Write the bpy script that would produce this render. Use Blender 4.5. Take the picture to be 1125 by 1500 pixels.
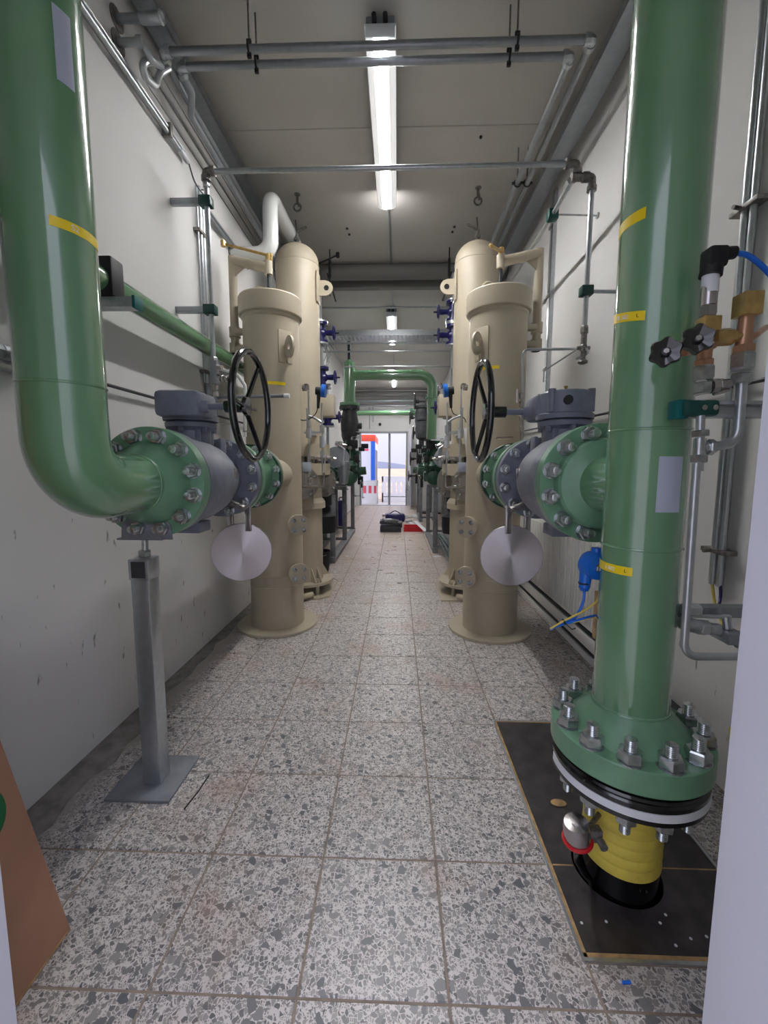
import bpy, bmesh, math, random
from mathutils import Vector, Matrix, Quaternion
V = Vector
PI = math.pi
random.seed(7)
sc = bpy.context.scene
for o in list(bpy.data.objects): bpy.data.objects.remove(o)
COL = sc.collection

# ------------------------------------------------------------------ camera
CF, CP, CY, CR, CH = 612.96, .108137, -.0314694, .00251053, 1.38938
fw = V((math.sin(CY)*math.cos(CP), math.cos(CY)*math.cos(CP), -math.sin(CP)))
r0 = V((math.cos(CY), -math.sin(CY), 0)); u0 = r0.cross(fw)
CA = r0*math.cos(CR)+u0*math.sin(CR); CB = -r0*math.sin(CR)+u0*math.cos(CR)
cam = bpy.data.objects.new('camera', bpy.data.cameras.new('camera')); COL.objects.link(cam)
cam.data.sensor_fit = 'HORIZONTAL'; cam.data.sensor_width = 36; cam.data.lens = CF/1125*36
cam.data.clip_start = .02; cam.data.clip_end = 600
M = Matrix((CA, CB, -fw)).transposed().to_4x4(); M.translation = (0, 0, CH); cam.matrix_world = M
sc.camera = cam

def W(px, py, **k):
    """world point seen at a photograph pixel on the plane x=, y= or z="""
    d = CA*((px-562.5)/CF) - CB*((py-750)/CF) + fw
    (a, v), = k.items(); i = 'xyz'.index(a); o = V((0, 0, CH))
    return o + d*((v-o[i])/d[i])

def lin(c):
    return tuple(((x/255)/12.92 if x/255 <= .04045 else ((x/255+.055)/1.055)**2.4) for x in c)

# ------------------------------------------------------------------ world, exposure
wd = bpy.data.worlds.new('World'); sc.world = wd; wd.use_nodes = True
nt = wd.node_tree; nt.nodes.clear()
tc = nt.nodes.new('ShaderNodeTexCoord'); sp = nt.nodes.new('ShaderNodeSeparateXYZ'); rp = nt.nodes.new('ShaderNodeValToRGB')
bg = nt.nodes.new('ShaderNodeBackground'); wo = nt.nodes.new('ShaderNodeOutputWorld')
nt.links.new(tc.outputs['Generated'], sp.inputs[0]); nt.links.new(sp.outputs['Z'], rp.inputs[0])
rp.color_ramp.elements[0].position = 0; rp.color_ramp.elements[0].color = (.66, .66, .80, 1)
rp.color_ramp.elements[1].position = 1; rp.color_ramp.elements[1].color = (2.0, 2.05, 2.5, 1)   # overcast sky, brighter towards the zenith
nt.links.new(rp.outputs[0], bg.inputs[0]); bg.inputs[1].default_value = 1.0
nt.links.new(bg.outputs[0], wo.inputs[0])
sc.view_settings.view_transform = 'Standard'; sc.view_settings.look = 'None'
sc.view_settings.exposure = 0.3; sc.view_settings.gamma = 1; sc.view_settings.use_curve_mapping = False
LAMP = 35.0      # ceiling lamp strength

# ------------------------------------------------------------------ materials
MT = {}
def mat(name, c, rough=.5, metal=0, bump=0, bscale=200, mott=0, mscale=4, coat=0, spec=.5, mott2=None):
    m = bpy.data.materials.new(name); m.use_nodes = True; n = m.node_tree; b = n.nodes['Principled BSDF']
    col = (*lin(c), 1)
    b.inputs['Base Color'].default_value = col; b.inputs['Roughness'].default_value = rough
    b.inputs['Metallic'].default_value = metal; b.inputs['Coat Weight'].default_value = coat
    b.inputs['Coat Roughness'].default_value = .08; b.inputs['Coat IOR'].default_value = 1.75; b.inputs['Specular IOR Level'].default_value = spec
    g = n.nodes.new('ShaderNodeNewGeometry')
    if mott:
        z = n.nodes.new('ShaderNodeTexNoise'); z.inputs['Scale'].default_value = mscale; z.inputs['Detail'].default_value = 6
        n.links.new(g.outputs['Position'], z.inputs['Vector'])
        r = n.nodes.new('ShaderNodeValToRGB')
        d = mott2 or tuple(x*(1-mott) for x in c)
        r.color_ramp.elements[0].position = .35; r.color_ramp.elements[0].color = (*lin(d), 1)
        r.color_ramp.elements[1].position = .62; r.color_ramp.elements[1].color = col
        n.links.new(z.outputs['Fac'], r.inputs[0]); n.links.new(r.outputs[0], b.inputs['Base Color'])
    if bump:
        z = n.nodes.new('ShaderNodeTexNoise'); z.inputs['Scale'].default_value = bscale; z.inputs['Detail'].default_value = 2
        n.links.new(g.outputs['Position'], z.inputs['Vector'])
        q = n.nodes.new('ShaderNodeBump'); q.inputs['Strength'].default_value = bump; q.inputs['Distance'].default_value = .01
        n.links.new(z.outputs['Fac'], q.inputs['Height']); n.links.new(q.outputs[0], b.inputs['Normal'])
    MT[name] = m; return m

def emis(name, c, s):
    m = bpy.data.materials.new(name); m.use_nodes = True; b = m.node_tree.nodes['Principled BSDF']
    b.inputs['Base Color'].default_value = (*lin(c), 1)
    b.inputs['Emission Color'].default_value = (*lin(c), 1); b.inputs['Emission Strength'].default_value = s
    MT[name] = m; return m

mat('green', (104, 150, 110), .2, bump=.035, bscale=60, coat=1, mott=.05, mscale=3)
mat('green2', (110, 154, 122), .3, bump=.03, bscale=300, mott=.07, mscale=12)
mat('dgreen', (40, 84, 62), .35, mott=.2, mscale=20)
mat('beige', (184, 174, 153), .42, bump=.02, bscale=300, mott=.04, mscale=3)
mat('valvegrey', (122, 127, 142), .42, bump=.06, bscale=250, mott=.1, mscale=15)
mat('galv', (192, 197, 201), .3, .8, mott=.05, mscale=40)
mat('galvdull', (158, 163, 168), .36, .65, mott=.04, mscale=30)
mat('zinc', (200, 205, 206), .24, .9, mott=.12, mscale=60)
mat('fitting', (140, 136, 132), .4, .6, mott=.25, mscale=60)
mat('plategrey', (136, 140, 148), .5, .2, mott=.12, mscale=9)
mat('steel', (188, 182, 182), .22, .95)
mat('flangesteel', (150, 144, 138), .4, .5)
mat('black', (12, 12, 14), .16, coat=.4)
mat('blackmatt', (20, 20, 23), .55)
mat('darkgrey', (62, 64, 68), .5, .1, mott=.2, mscale=12)
mat('frame', (124, 125, 130), .5, .2, mott=.15, mscale=10)
mat('blueplastic', (24, 100, 195), .3)
mat('navy', (34, 32, 92), .3)
mat('cyanblue', (30, 110, 220), .35)
mat('yellow', (226, 204, 88), .45, bump=.05, bscale=60, mott=.08, mscale=20)
mat('tape', (244, 214, 30), .35)
mat('wood', (196, 160, 110), .7, mott=.2, mscale=30)
mat('brass', (200, 168, 106), .28, .55, mott=.12, mscale=40)
mat('copper', (184, 142, 114), .32, .55)
mat('red', (190, 22, 32), .4)
mat('teal', (0, 98, 96), .4)
mat('tealdark', (4, 62, 56), .4)
mat('white', (226, 226, 228), .5)
mat('doorwhite', (208, 210, 222), .4, mott=.02, mscale=5)
mat('whitepipe', (222, 224, 222), .25, bump=.02, bscale=40, coat=.3)
mat('radiator', (236, 235, 232), .4)
mat('label', (176, 184, 200), .4)
mat('labelwhite', (220, 222, 226), .5)
mat('cement', (150, 146, 142), .9, mott=.18, mscale=14)
mat('screed', (158, 142, 128), .9, mott=.12, mscale=25)
mat('pitdark', (30, 28, 28), .9)
mat('ceiling', (194, 191, 186), .85, mott=.025, mscale=2)
mat('cardboard', (164, 122, 98), .8, mott=.08, mscale=6)
mat('printgreen', (18, 96, 52), .6)
mat('plyblack', (44, 40, 42), .42, mott=.35, mscale=14, mott2=(66, 60, 62))
mat('ductgrey', (120, 120, 118), .6)
mat('cable_y', (222, 196, 90), .5)
mat('soil', (200, 178, 156), .9, mott=.15, mscale=2)
mat('field', (214, 188, 160), .95, mott=.12, mscale=.2)
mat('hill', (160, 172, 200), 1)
mat('contwhite', (232, 234, 246), .5)
mat('orange', (250, 96, 70), .5)
mat('contblue', (44, 104, 214), .5)
mat('barwhite', (240, 240, 246), .5)
mat('pink', (236, 90, 110), .5)
mat('outyellow', (240, 200, 60), .6)
mat('conc', (196, 190, 186), .9, mott=.08, mscale=2)

def wallmat(name, c, marks):
    m = mat(name, c, .75, mott=.02, mscale=1.5); n = m.node_tree; b = n.nodes['Principled BSDF']
    g = n.nodes.new('ShaderNodeNewGeometry')
    src = b.inputs['Base Color'].links[0].from_socket
    # scuff marks low on the wall
    mp = n.nodes.new('ShaderNodeMapping'); mp.inputs['Scale'].default_value = (1, 16, 5)
    z = n.nodes.new('ShaderNodeTexNoise'); z.inputs['Scale'].default_value = 1.3; z.inputs['Detail'].default_value = 5
    n.links.new(g.outputs['Position'], mp.inputs[0]); n.links.new(mp.outputs[0], z.inputs['Vector'])
    r = n.nodes.new('ShaderNodeValToRGB'); r.color_ramp.elements[0].position = .665; r.color_ramp.elements[1].position = .70
    r.color_ramp.elements[0].color = (0, 0, 0, 1); r.color_ramp.elements[1].color = (marks,)*3+(1,)
    n.links.new(z.outputs['Fac'], r.inputs[0])
    mx = n.nodes.new('ShaderNodeMix'); mx.data_type = 'RGBA'
    sz = n.nodes.new('ShaderNodeSeparateXYZ'); n.links.new(g.outputs['Position'], sz.inputs[0])
    lt = n.nodes.new('ShaderNodeMath'); lt.operation = 'LESS_THAN'; lt.inputs[1].default_value = 1.15; n.links.new(sz.outputs['Z'], lt.inputs[0])
    ml = n.nodes.new('ShaderNodeMath'); ml.operation = 'MULTIPLY'; n.links.new(lt.outputs[0], ml.inputs[0]); n.links.new(r.outputs[0], ml.inputs[1])
    n.links.new(ml.outputs[0], mx.inputs[0]); n.links.new(src, mx.inputs[6]); mx.inputs[7].default_value = (*lin((110, 108, 110)), 1)
    n.links.new(mx.outputs[2], b.inputs['Base Color'])
wallmat('wall', (214, 213, 212), .75)

def terrazzo():
    m = bpy.data.materials.new('terrazzo'); m.use_nodes = True; n = m.node_tree; b = n.nodes['Principled BSDF']; L = n.links.new
    g = n.nodes.new('ShaderNodeNewGeometry')
    wz = n.nodes.new('ShaderNodeTexNoise'); wz.inputs['Scale'].default_value = 35; wz.inputs['Detail'].default_value = 2
    L(g.outputs['Position'], wz.inputs['Vector'])
    ad = n.nodes.new('ShaderNodeVectorMath'); ad.operation = 'MULTIPLY_ADD'; ad.inputs[1].default_value = (.02, .02, 0)
    L(wz.outputs['Color'], ad.inputs[0]); L(g.outputs['Position'], ad.inputs[2])
    fl = n.nodes.new('ShaderNodeVectorMath'); fl.operation = 'MULTIPLY'; fl.inputs[1].default_value = (1, 1, 0); L(ad.outputs[0], fl.inputs[0])
    base = None
    prev = None
    def layer(scale, edge, keep, lo, hi, seed):
        nonlocal prev
        of = n.nodes.new('ShaderNodeVectorMath'); of.operation = 'ADD'; of.inputs[1].default_value = (seed, seed*1.7, 0); L(fl.outputs[0], of.inputs[0])
        a = n.nodes.new('ShaderNodeTexVoronoi'); a.voronoi_dimensions = '2D'; a.feature = 'F1'; a.inputs['Scale'].default_value = scale; L(of.outputs[0], a.inputs['Vector'])
        e = n.nodes.new('ShaderNodeTexVoronoi'); e.voronoi_dimensions = '2D'; e.feature = 'DISTANCE_TO_EDGE'; e.inputs['Scale'].default_value = scale; L(of.outputs[0], e.inputs['Vector'])
        s = n.nodes.new('ShaderNodeSeparateColor'); L(a.outputs['Color'], s.inputs[0])
        g1 = n.nodes.new('ShaderNodeMath'); g1.operation = 'GREATER_THAN'; g1.inputs[1].default_value = keep; L(s.outputs[0], g1.inputs[0])
        # threshold depends on the cell so chips differ in size
        th = n.nodes.new('ShaderNodeMath'); th.operation = 'MULTIPLY_ADD'; th.inputs[1].default_value = edge*1.4; th.inputs[2].default_value = edge*.4; L(s.outputs[2], th.inputs[0])
        g2 = n.nodes.new('ShaderNodeMath'); g2.operation = 'GREATER_THAN'; L(e.outputs['Distance'], g2.inputs[0]); L(th.outputs[0], g2.inputs[1])
        mu = n.nodes.new('ShaderNodeMath'); mu.operation = 'MULTIPLY'; L(g1.outputs[0], mu.inputs[0]); L(g2.outputs[0], mu.inputs[1])
        r = n.nodes.new('ShaderNodeValToRGB'); r.color_ramp.elements[0].color = (*lin(lo), 1); r.color_ramp.elements[1].color = (*lin(hi), 1)
        L(s.outputs[1], r.inputs[0])
        mx = n.nodes.new('ShaderNodeMix'); mx.data_type = 'RGBA'; L(mu.outputs[0], mx.inputs[0])
        if prev is None: mx.inputs[6].default_value = (*lin((214, 207, 204)), 1)
        else: L(prev, mx.inputs[6])
        L(r.outputs[0], mx.inputs[7]); prev = mx.outputs[2]
    layer(150, .15, .3, (128, 124, 124), (178, 172, 168), 3.1)
    layer(80, .13, .36, (100, 100, 103), (166, 160, 156), 1.3)
    layer(38, .12, .86, (96, 98, 103), (158, 155, 152), 7.7)
    # dirt: broad brownish stains and dust
    z = n.nodes.new('ShaderNodeTexNoise'); z.inputs['Scale'].default_value = 2.2; z.inputs['Detail'].default_value = 7; z.inputs['Roughness'].default_value = .65
    L(g.outputs['Position'], z.inputs['Vector'])
    r = n.nodes.new('ShaderNodeValToRGB'); r.color_ramp.elements[0].position = .52; r.color_ramp.elements[1].position = .70
    r.color_ramp.elements[0].color = (0, 0, 0, 1); r.color_ramp.elements[1].color = (.55, .55, .55, 1); L(z.outputs['Fac'], r.inputs[0])
    mx = n.nodes.new('ShaderNodeMix'); mx.data_type = 'RGBA'; L(r.outputs[0], mx.inputs[0]); L(prev, mx.inputs[6]); mx.inputs[7].default_value = (*lin((170, 138, 116)), 1)
    # cement dust smeared along the left wall and building dust in the far half
    sx = n.nodes.new('ShaderNodeSeparateXYZ'); L(g.outputs['Position'], sx.inputs[0])
    z2 = n.nodes.new('ShaderNodeTexNoise'); z2.inputs['Scale'].default_value = 9; z2.inputs['Detail'].default_value = 6; L(g.outputs['Position'], z2.inputs['Vector'])
    a1 = n.nodes.new('ShaderNodeMath'); a1.operation = 'MULTIPLY_ADD'; a1.inputs[1].default_value = .16; L(z2.outputs['Fac'], a1.inputs[0]); L(sx.outputs['X'], a1.inputs[2])
    mr = n.nodes.new('ShaderNodeMapRange'); mr.inputs[1].default_value = -1.20; mr.inputs[2].default_value = -1.27; L(a1.outputs[0], mr.inputs[0])
    mx2 = n.nodes.new('ShaderNodeMix'); mx2.data_type = 'RGBA'; L(mr.outputs[0], mx2.inputs[0]); L(mx.outputs[2], mx2.inputs[6]); mx2.inputs[7].default_value = (*lin((160, 154, 148)), 1)
    a2 = n.nodes.new('ShaderNodeMath'); a2.operation = 'MULTIPLY_ADD'; a2.inputs[1].default_value = 3; L(z2.outputs['Fac'], a2.inputs[0]); L(sx.outputs['Y'], a2.inputs[2])
    mr2 = n.nodes.new('ShaderNodeMapRange'); mr2.inputs[1].default_value = 4.6; mr2.inputs[2].default_value = 8.5; mr2.inputs[4].default_value = .5; L(a2.outputs[0], mr2.inputs[0])
    mx3 = n.nodes.new('ShaderNodeMix'); mx3.data_type = 'RGBA'; L(mr2.outputs[0], mx3.inputs[0]); L(mx2.outputs[2], mx3.inputs[6]); mx3.inputs[7].default_value = (*lin((190, 168, 148)), 1)
    L(mx3.outputs[2], b.inputs['Base Color'])
    ro = n.nodes.new('ShaderNodeMapRange'); ro.inputs[3].default_value = .25; ro.inputs[4].default_value = .5; L(z.outputs['Fac'], ro.inputs[0]); L(ro.outputs[0], b.inputs['Roughness'])
    MT['terrazzo'] = m
terrazzo()

def spun():
    m = mat('spunsteel', (190, 184, 186), .3, .95); b = m.node_tree.nodes['Principled BSDF']
    b.inputs['Anisotropic'].default_value = .95; b.inputs['Anisotropic Rotation'].default_value = .25
    t = m.node_tree.nodes.new('ShaderNodeTangent'); t.direction_type = 'RADIAL'; t.axis = 'Z'
    m.node_tree.links.new(t.outputs[0], b.inputs['Tangent'])
spun()

def lampmat():
    m = bpy.data.materials.new('lampglow'); m.use_nodes = True; n = m.node_tree; b = n.nodes['Principled BSDF']; L = n.links.new
    b.inputs['Base Color'].default_value = (.8, .8, .8, 1); b.inputs['Roughness'].default_value = .25
    t = n.nodes.new('ShaderNodeTexCoord'); s = n.nodes.new('ShaderNodeSeparateXYZ'); L(t.outputs['Object'], s.inputs[0])
    a = n.nodes.new('ShaderNodeMath'); a.operation = 'ABSOLUTE'; L(s.outputs['X'], a.inputs[0])
    r = n.nodes.new('ShaderNodeMapRange'); r.inputs[1].default_value = .006; r.inputs[2].default_value = .045; r.inputs[3].default_value = LAMP*5.2; r.inputs[4].default_value = LAMP*.014
    L(a.outputs[0], r.inputs[0]); b.inputs['Emission Color'].default_value = (1, .99, .985, 1); L(r.outputs[0], b.inputs['Emission Strength'])
    MT['lampglow'] = m
lampmat()

# ------------------------------------------------------------------ mesh helpers
def BM(): return bmesh.new()
def basis(ax):
    return V((0, 0, 1)).rotation_difference(V(ax).normalized()).to_matrix()
def rings(bm, rs, cap0=True, cap1=True, closed=False):
    vs = [[bm.verts.new(p) for p in r] for r in rs]
    n = len(vs[0])
    rng = range(len(vs)) if closed else range(len(vs)-1)
    for i in rng:
        a, b = vs[i], vs[(i+1) % len(vs)]
        for j in range(n):
            try: bm.faces.new((a[j], a[(j+1) % n], b[(j+1) % n], b[j]))
            except ValueError: pass
    if not closed:
        if cap0: bm.faces.new(vs[0][::-1])
        if cap1: bm.faces.new(vs[-1])
def lathe(bm, prof, o=(0, 0, 0), ax=(0, 0, 1), seg=48, cap0=True, cap1=True):
    B = basis(ax); o = V(o)
    rs = [[o + B @ V((max(r, 1e-4)*math.cos(2*PI*j/seg), max(r, 1e-4)*math.sin(2*PI*j/seg), t)) for j in range(seg)] for r, t in prof]
    rings(bm, rs, cap0, cap1)
def cyl(bm, p0, p1, r, r2=None, seg=20, cap=True):
    p0, p1 = V(p0), V(p1); d = p1-p0
    lathe(bm, [(r, 0), (r if r2 is None else r2, d.length)], p0, d, seg, cap, cap)
def hexa(bm, p0, p1, r):
    p0, p1 = V(p0), V(p1); d = p1-p0
    lathe(bm, [(r*.9, 0), (r, d.length*.12), (r, d.length*.86), (r*.88, d.length)], p0, d, 6)
def box(bm, c, s, R=None, bev=0):
    m = Matrix.Translation(V(c)) @ (R.to_4x4() if R else Matrix()) @ Matrix.Diagonal((*s, 1))
    r = bmesh.ops.create_cube(bm, size=1, matrix=m)
    if bev:
        es = list({e for v in r['verts'] for e in v.link_edges})
        bmesh.ops.bevel(bm, geom=es, offset=bev, segments=2, affect='EDGES', profile=.5)
def bx(bm, x0, x1, y0, y1, z0, z1, bev=0):
    box(bm, ((x0+x1)/2, (y0+y1)/2, (z0+z1)/2), (x1-x0, y1-y0, z1-z0), bev=bev)
def fillet(pts, bend, n=7):
    pts = [V(p) for p in pts]
    if not bend: return pts
    out = [pts[0]]
    for i in range(1, len(pts)-1):
        a, b, c = pts[i-1], pts[i], pts[i+1]
        u, w = (a-b).normalized(), (c-b).normalized()
        ang = u.angle(w)
        if ang > PI-.05: out.append(b); continue
        t = min(bend/math.tan(ang/2), (a-b).length*.49, (c-b).length*.49)
        r = t*math.tan(ang/2); cen = b+(u+w).normalized()*(r/math.sin(ang/2))
        s, e = b+u*t-cen, b+w*t-cen
        tot = s.angle(e); axv = s.cross(e).normalized()
        for k in range(n+1):
            out.append(cen + Quaternion(axv, tot*k/n) @ s)
    out.append(pts[-1]); return out
def tube(bm, pts, r, bend=0, seg=12, n=7, cap=True):
    P = fillet(pts, bend, n); rs = []
    t = (P[1]-P[0]).normalized(); nrm = t.orthogonal().normalized()
    for i, p in enumerate(P):
        if i == 0: d = P[1]-P[0]
        elif i == len(P)-1: d = P[-1]-P[-2]
        else: d = (P[i+1]-P[i]).normalized()+(P[i]-P[i-1]).normalized()
        d.normalize(); q = t.rotation_difference(d); nrm = q @ nrm; t = d
        bn = t.cross(nrm).normalized(); rr = r(i/(len(P)-1)) if callable(r) else r
        rs.append([p+(nrm*math.cos(2*PI*j/seg)+bn*math.sin(2*PI*j/seg))*rr for j in range(seg)])
    rings(bm, rs, cap, cap)
def curve_pts(pts, n=8):
    """Catmull-Rom through points"""
    P = [V(p) for p in pts]; P = [P[0]*2-P[1]]+P+[P[-1]*2-P[-2]]; out = []
    for i in range(1, len(P)-2):
        for k in range(n):
            t = k/n; a, b, c, d = P[i-1:i+3]
            out.append(.5*((2*b)+(c-a)*t+(2*a-5*b+4*c-d)*t*t+(3*b-a-3*c+d)*t**3))
    out.append(P[-2]); return out
def torus(bm, c, ax, R, r, seg=40, s2=10):
    B = basis(ax); c = V(c); rs = []
    for i in range(seg):
        a = 2*PI*i/seg; d = B @ V((math.cos(a), math.sin(a), 0)); z = B @ V((0, 0, 1))
        rs.append([c+d*(R+r*math.cos(2*PI*j/s2))+z*r*math.sin(2*PI*j/s2) for j in range(s2)])
    rings(bm, rs, closed=True)
def prism(bm, poly, z0, z1, f=lambda x, y, z: V((x, y, z))):
    a = [bm.verts.new(f(x, y, z0)) for x, y in poly]; b = [bm.verts.new(f(x, y, z1)) for x, y in poly]
    n = len(poly); bm.faces.new(a[::-1]); bm.faces.new(b)
    for i in range(n): bm.faces.new((a[i], a[(i+1) % n], b[(i+1) % n], b[i]))
def mesh_of(bm, name, m, sharp=.42):
    bmesh.ops.recalc_face_normals(bm, faces=bm.faces)
    for f in bm.faces: f.smooth = True
    for e in bm.edges:
        if len(e.link_faces) != 2 or e.calc_face_angle(0) > sharp: e.smooth = False
    me = bpy.data.meshes.new(name); bm.to_mesh(me); bm.free(); me.materials.append(MT[m]); return me
ORG = {}
def obj(name, bm, m, parent=None, label=None, sharp=.42):
    """world-space bmesh -> object; children share the origin of their thing"""
    if parent is not None:
        org = ORG[parent.name]
    else:
        zs = [v.co for v in bm.verts]
        org = V(((min(v.x for v in zs)+max(v.x for v in zs))/2, (min(v.y for v in zs)+max(v.y for v in zs))/2, min(v.z for v in zs)))
    bmesh.ops.translate(bm, verts=bm.verts, vec=-org)
    o = bpy.data.objects.new(name, mesh_of(bm, name, m, sharp)); COL.objects.link(o)
    if parent is not None: o.parent = parent
    else: o.location = org
    ORG[o.name] = org
    if label: o['label'] = label
    return o
KEEP = {'ribs', 'tray_grid', 'trough', 'stud_shanks', 'lettering', 'base_plate', 'wire_ends', 'cables', 'printed_sign', 'rail_body', 'body', 'strap', 'frame', 'lower_flange', 'housing'}
_obj1 = obj
def obj(name, bm, m, parent=None, label=None, sharp=.42):
    """as above, but pieces that do not touch become parts of their own"""
    if parent is None or name in KEEP: return _obj1(name, bm, m, parent, label, sharp)
    bm.verts.ensure_lookup_table(); bm.verts.index_update(); seen = set(); isl = []
    for v in bm.verts:
        if v in seen: continue
        st = [v]; seen.add(v); cur = []
        while st:
            a = st.pop(); cur.append(a)
            for e in a.link_edges:
                w_ = e.other_vert(a)
                if w_ not in seen: seen.add(w_); st.append(w_)
        lo = [min(a.co[i] for a in cur)-.002 for i in range(3)]; hi = [max(a.co[i] for a in cur)+.002 for i in range(3)]
        isl.append((cur, lo, hi))
    n = len(isl)
    if n < 2 or n > 60: return _obj1(name, bm, m, parent, label, sharp)
    g = list(range(n))
    def find(i):
        while g[i] != i: i = g[i]
        return i
    for i in range(n):
        for j in range(i):
            if all(isl[i][1][k] < isl[j][2][k] and isl[j][1][k] < isl[i][2][k] for k in range(3)): g[find(i)] = find(j)
    roots = sorted({find(i) for i in range(n)})
    if len(roots) < 2: return _obj1(name, bm, m, parent, label, sharp)
    idx = {}
    for i in range(n):
        for v in isl[i][0]: idx[v.index] = roots.index(find(i))
    first = None
    for k in range(len(roots)):
        c = bm.copy(); c.verts.ensure_lookup_table(); c.verts.index_update()
        bmesh.ops.delete(c, geom=[v for v in c.verts if idx[v.index] != k], context='VERTS')
        o = _obj1(name, c, m, parent, label, sharp); first = first or o
    bm.free(); return first
def thing(name, label, cat, loc, group=None):
    o = bpy.data.objects.new(name, None); COL.objects.link(o); o.location = loc; o.empty_display_size = .1
    ORG[o.name] = V(loc); o['label'] = label; o['category'] = cat
    if group: o['group'] = group
    return o
def tag(o, label, cat, group=None):
    o['label'] = label; o['category'] = cat
    if group: o['group'] = group
    return o
def struct(name, bm, m):
    o = obj(name, bm, m); o['kind'] = 'structure'; return o
def inst(name, me, parent, p, q):
    o = bpy.data.objects.new(name, me); COL.objects.link(o); o.parent = parent
    o.location = V(p)-ORG[parent.name]; o.rotation_mode = 'QUATERNION'; o.rotation_quaternion = q
    return o
# bolt meshes, axis +Z, origin on the flange face
def boltmesh(r, h, stud, m):
    b = BM(); lathe(b, [(r*1.06, 0), (r*1.06, h*.1)], seg=20); hexa(b, (0, 0, h*.08), (0, 0, h), r)
    p = [(r*.52, h)]; k = 6
    for i in range(k): p += [(r*.52, h+stud*(i+.1)/k), (r*.46, h+stud*(i+.55)/k)]
    p += [(r*.5, h+stud*.96), (r*.38, h+stud), ]
    lathe(b, p, seg=14); return mesh_of(b, 'stud_bolt', m)
BOLT = boltmesh(.027, .026, .022, 'zinc'); BOLTB = boltmesh(.030, .03, .034, 'zinc'); BOLTR = boltmesh(.0345, .036, .034, 'zinc'); BOLTS = boltmesh(.017, .014, .006, 'zinc')
def boltring(parent, c, ax, R, n, me, off=.5, skip=()):
    B = basis(ax); q = B.to_quaternion()
    for i in range(n):
        if i in skip: continue
        a = 2*PI*(i+off)/n
        inst('stud_bolt', me, parent, V(c)+B @ V((R*math.cos(a), R*math.sin(a), 0)), q @ Quaternion((0, 0, 1), random.random()*PI))
def strip(bm, c, r, a0, a1, z0, z1, h, n=24, t=.0012):
    """band stuck round a vertical pipe, with thickness"""
    rs = []
    for i in range(n+1):
        a = a0+(a1-a0)*i/n; z = z0+(z1-z0)*i/n; d = V((math.cos(a), math.sin(a), 0)); cc = V((c[0], c[1], z))
        rs.append([cc+d*(r-.001), cc+d*(r+t), cc+d*(r+t)+V((0, 0, h)), cc+d*(r-.001)+V((0, 0, h))])
    rings(bm, rs)
def text_on(txt, size, c, r, ang, z, slope, parent, m='white', name='lettering'):
    cu = bpy.data.curves.new('t', 'FONT'); cu.body = txt; cu.size = size; cu.align_x = 'CENTER'; cu.extrude = .0006
    o = bpy.data.objects.new('t', cu); COL.objects.link(o); bpy.context.view_layer.update()
    me = bpy.data.meshes.new_from_object(o.evaluated_get(bpy.context.evaluated_depsgraph_get())); bpy.data.objects.remove(o)
    b = BM(); b.from_mesh(me)
    for v in b.verts:
        a = ang+v.co.x/r; d = V((math.cos(a), math.sin(a), 0))
        v.co = V((c[0], c[1], z+v.co.y+slope*v.co.x))+d*(r+.0016+v.co.z)
    return obj(name, b, m, parent)

# ================================================================== STRUCTURE
XL, XR, YF, YB, ZC = -1.49, 1.42, .55, 14.95, 4.05
PX0, PX1, PY0, PY1 = .541, 1.12, 1.067, 2.183
b = BM()
bx(b, XL-.2, PX0, YF-.3, YB+.2, -.25, -.003); bx(b, PX1, XR+.2, YF-.3, YB+.2, -.25, -.003)
bx(b, PX0, PX1, YF-.3, PY0, -.25, -.003); bx(b, PX0, PX1, PY1, YB+.2, -.25, -.003)
bx(b, PX0-.1, PX1+.1, PY0-.1, PY1+.1, -.75, -.7)
bx(b, XL, -1.456, YF, YB, -.02, -.001)
floor = struct('floor', b, 'screed')
XS = [-1.456, -1.056, -.656, -.256, .144, .544, .944, 1.344, 1.744]
cache = {}
def tile(x0, x1, y0, y1):
    if x1-x0 < .02 or y1-y0 < .02: return
    g = .0035 if y0 < 6 else .004; w, d = round(x1-x0-2*g, 4), round(y1-y0-2*g, 4)
    if (w, d) not in cache:
        t = BM(); box(t, (0, 0, -.01), (w, d, .02))
        es = [e for e in t.edges if all(v.co.z > -.005 for v in e.verts)]
        bmesh.ops.bevel(t, geom=es, offset=.0022, segments=1, affect='EDGES')
        cache[(w, d)] = mesh_of(t, 'tile', 'terrazzo', .3)
    o = bpy.data.objects.new('tile', cache[(w, d)]); COL.objects.link(o); o.parent = floor
    o.location = V(((x0+x1)/2, (y0+y1)/2, random.uniform(-.0006, .0004)))-ORG['floor']
for r in range(-1, 35):
    for c in range(8):
        x0, x1 = XS[c], min(XS[c+1], XR); y0, y1 = .949+.4*r, .949+.4*(r+1)
        if x0 < PX1 and x1 > PX0+.01 and y0 < PY1 and y1 > PY0:
            e = .012
            ya, yb = max(y0, PY0-e), min(y1, PY1+e)
            tile(x0, x1, y0, ya); tile(x0, x1, yb, y1)
            tile(x0, max(x0, PX0-e), ya, yb); tile(max(x0, min(x1, PX1+e)), x1, ya, yb)
        else: tile(x0, x1, y0, y1)
# cement skim along the left wall foot
b = BM(); random.seed(3); P = [(XL, .6)]
y = .6; edge = []
while y < 9: edge.append((-1.40+random.uniform(-.025, .03)+(.05 if y < 2.2 else 0), y)); y += .12
poly = [(XL+.001, .56)]+[(x, y) for x, y in edge]+[(XL+.001, 9)]
prism(b, poly, -.002, .0025); s_ = struct('trim_1', b, 'cement')

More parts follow.
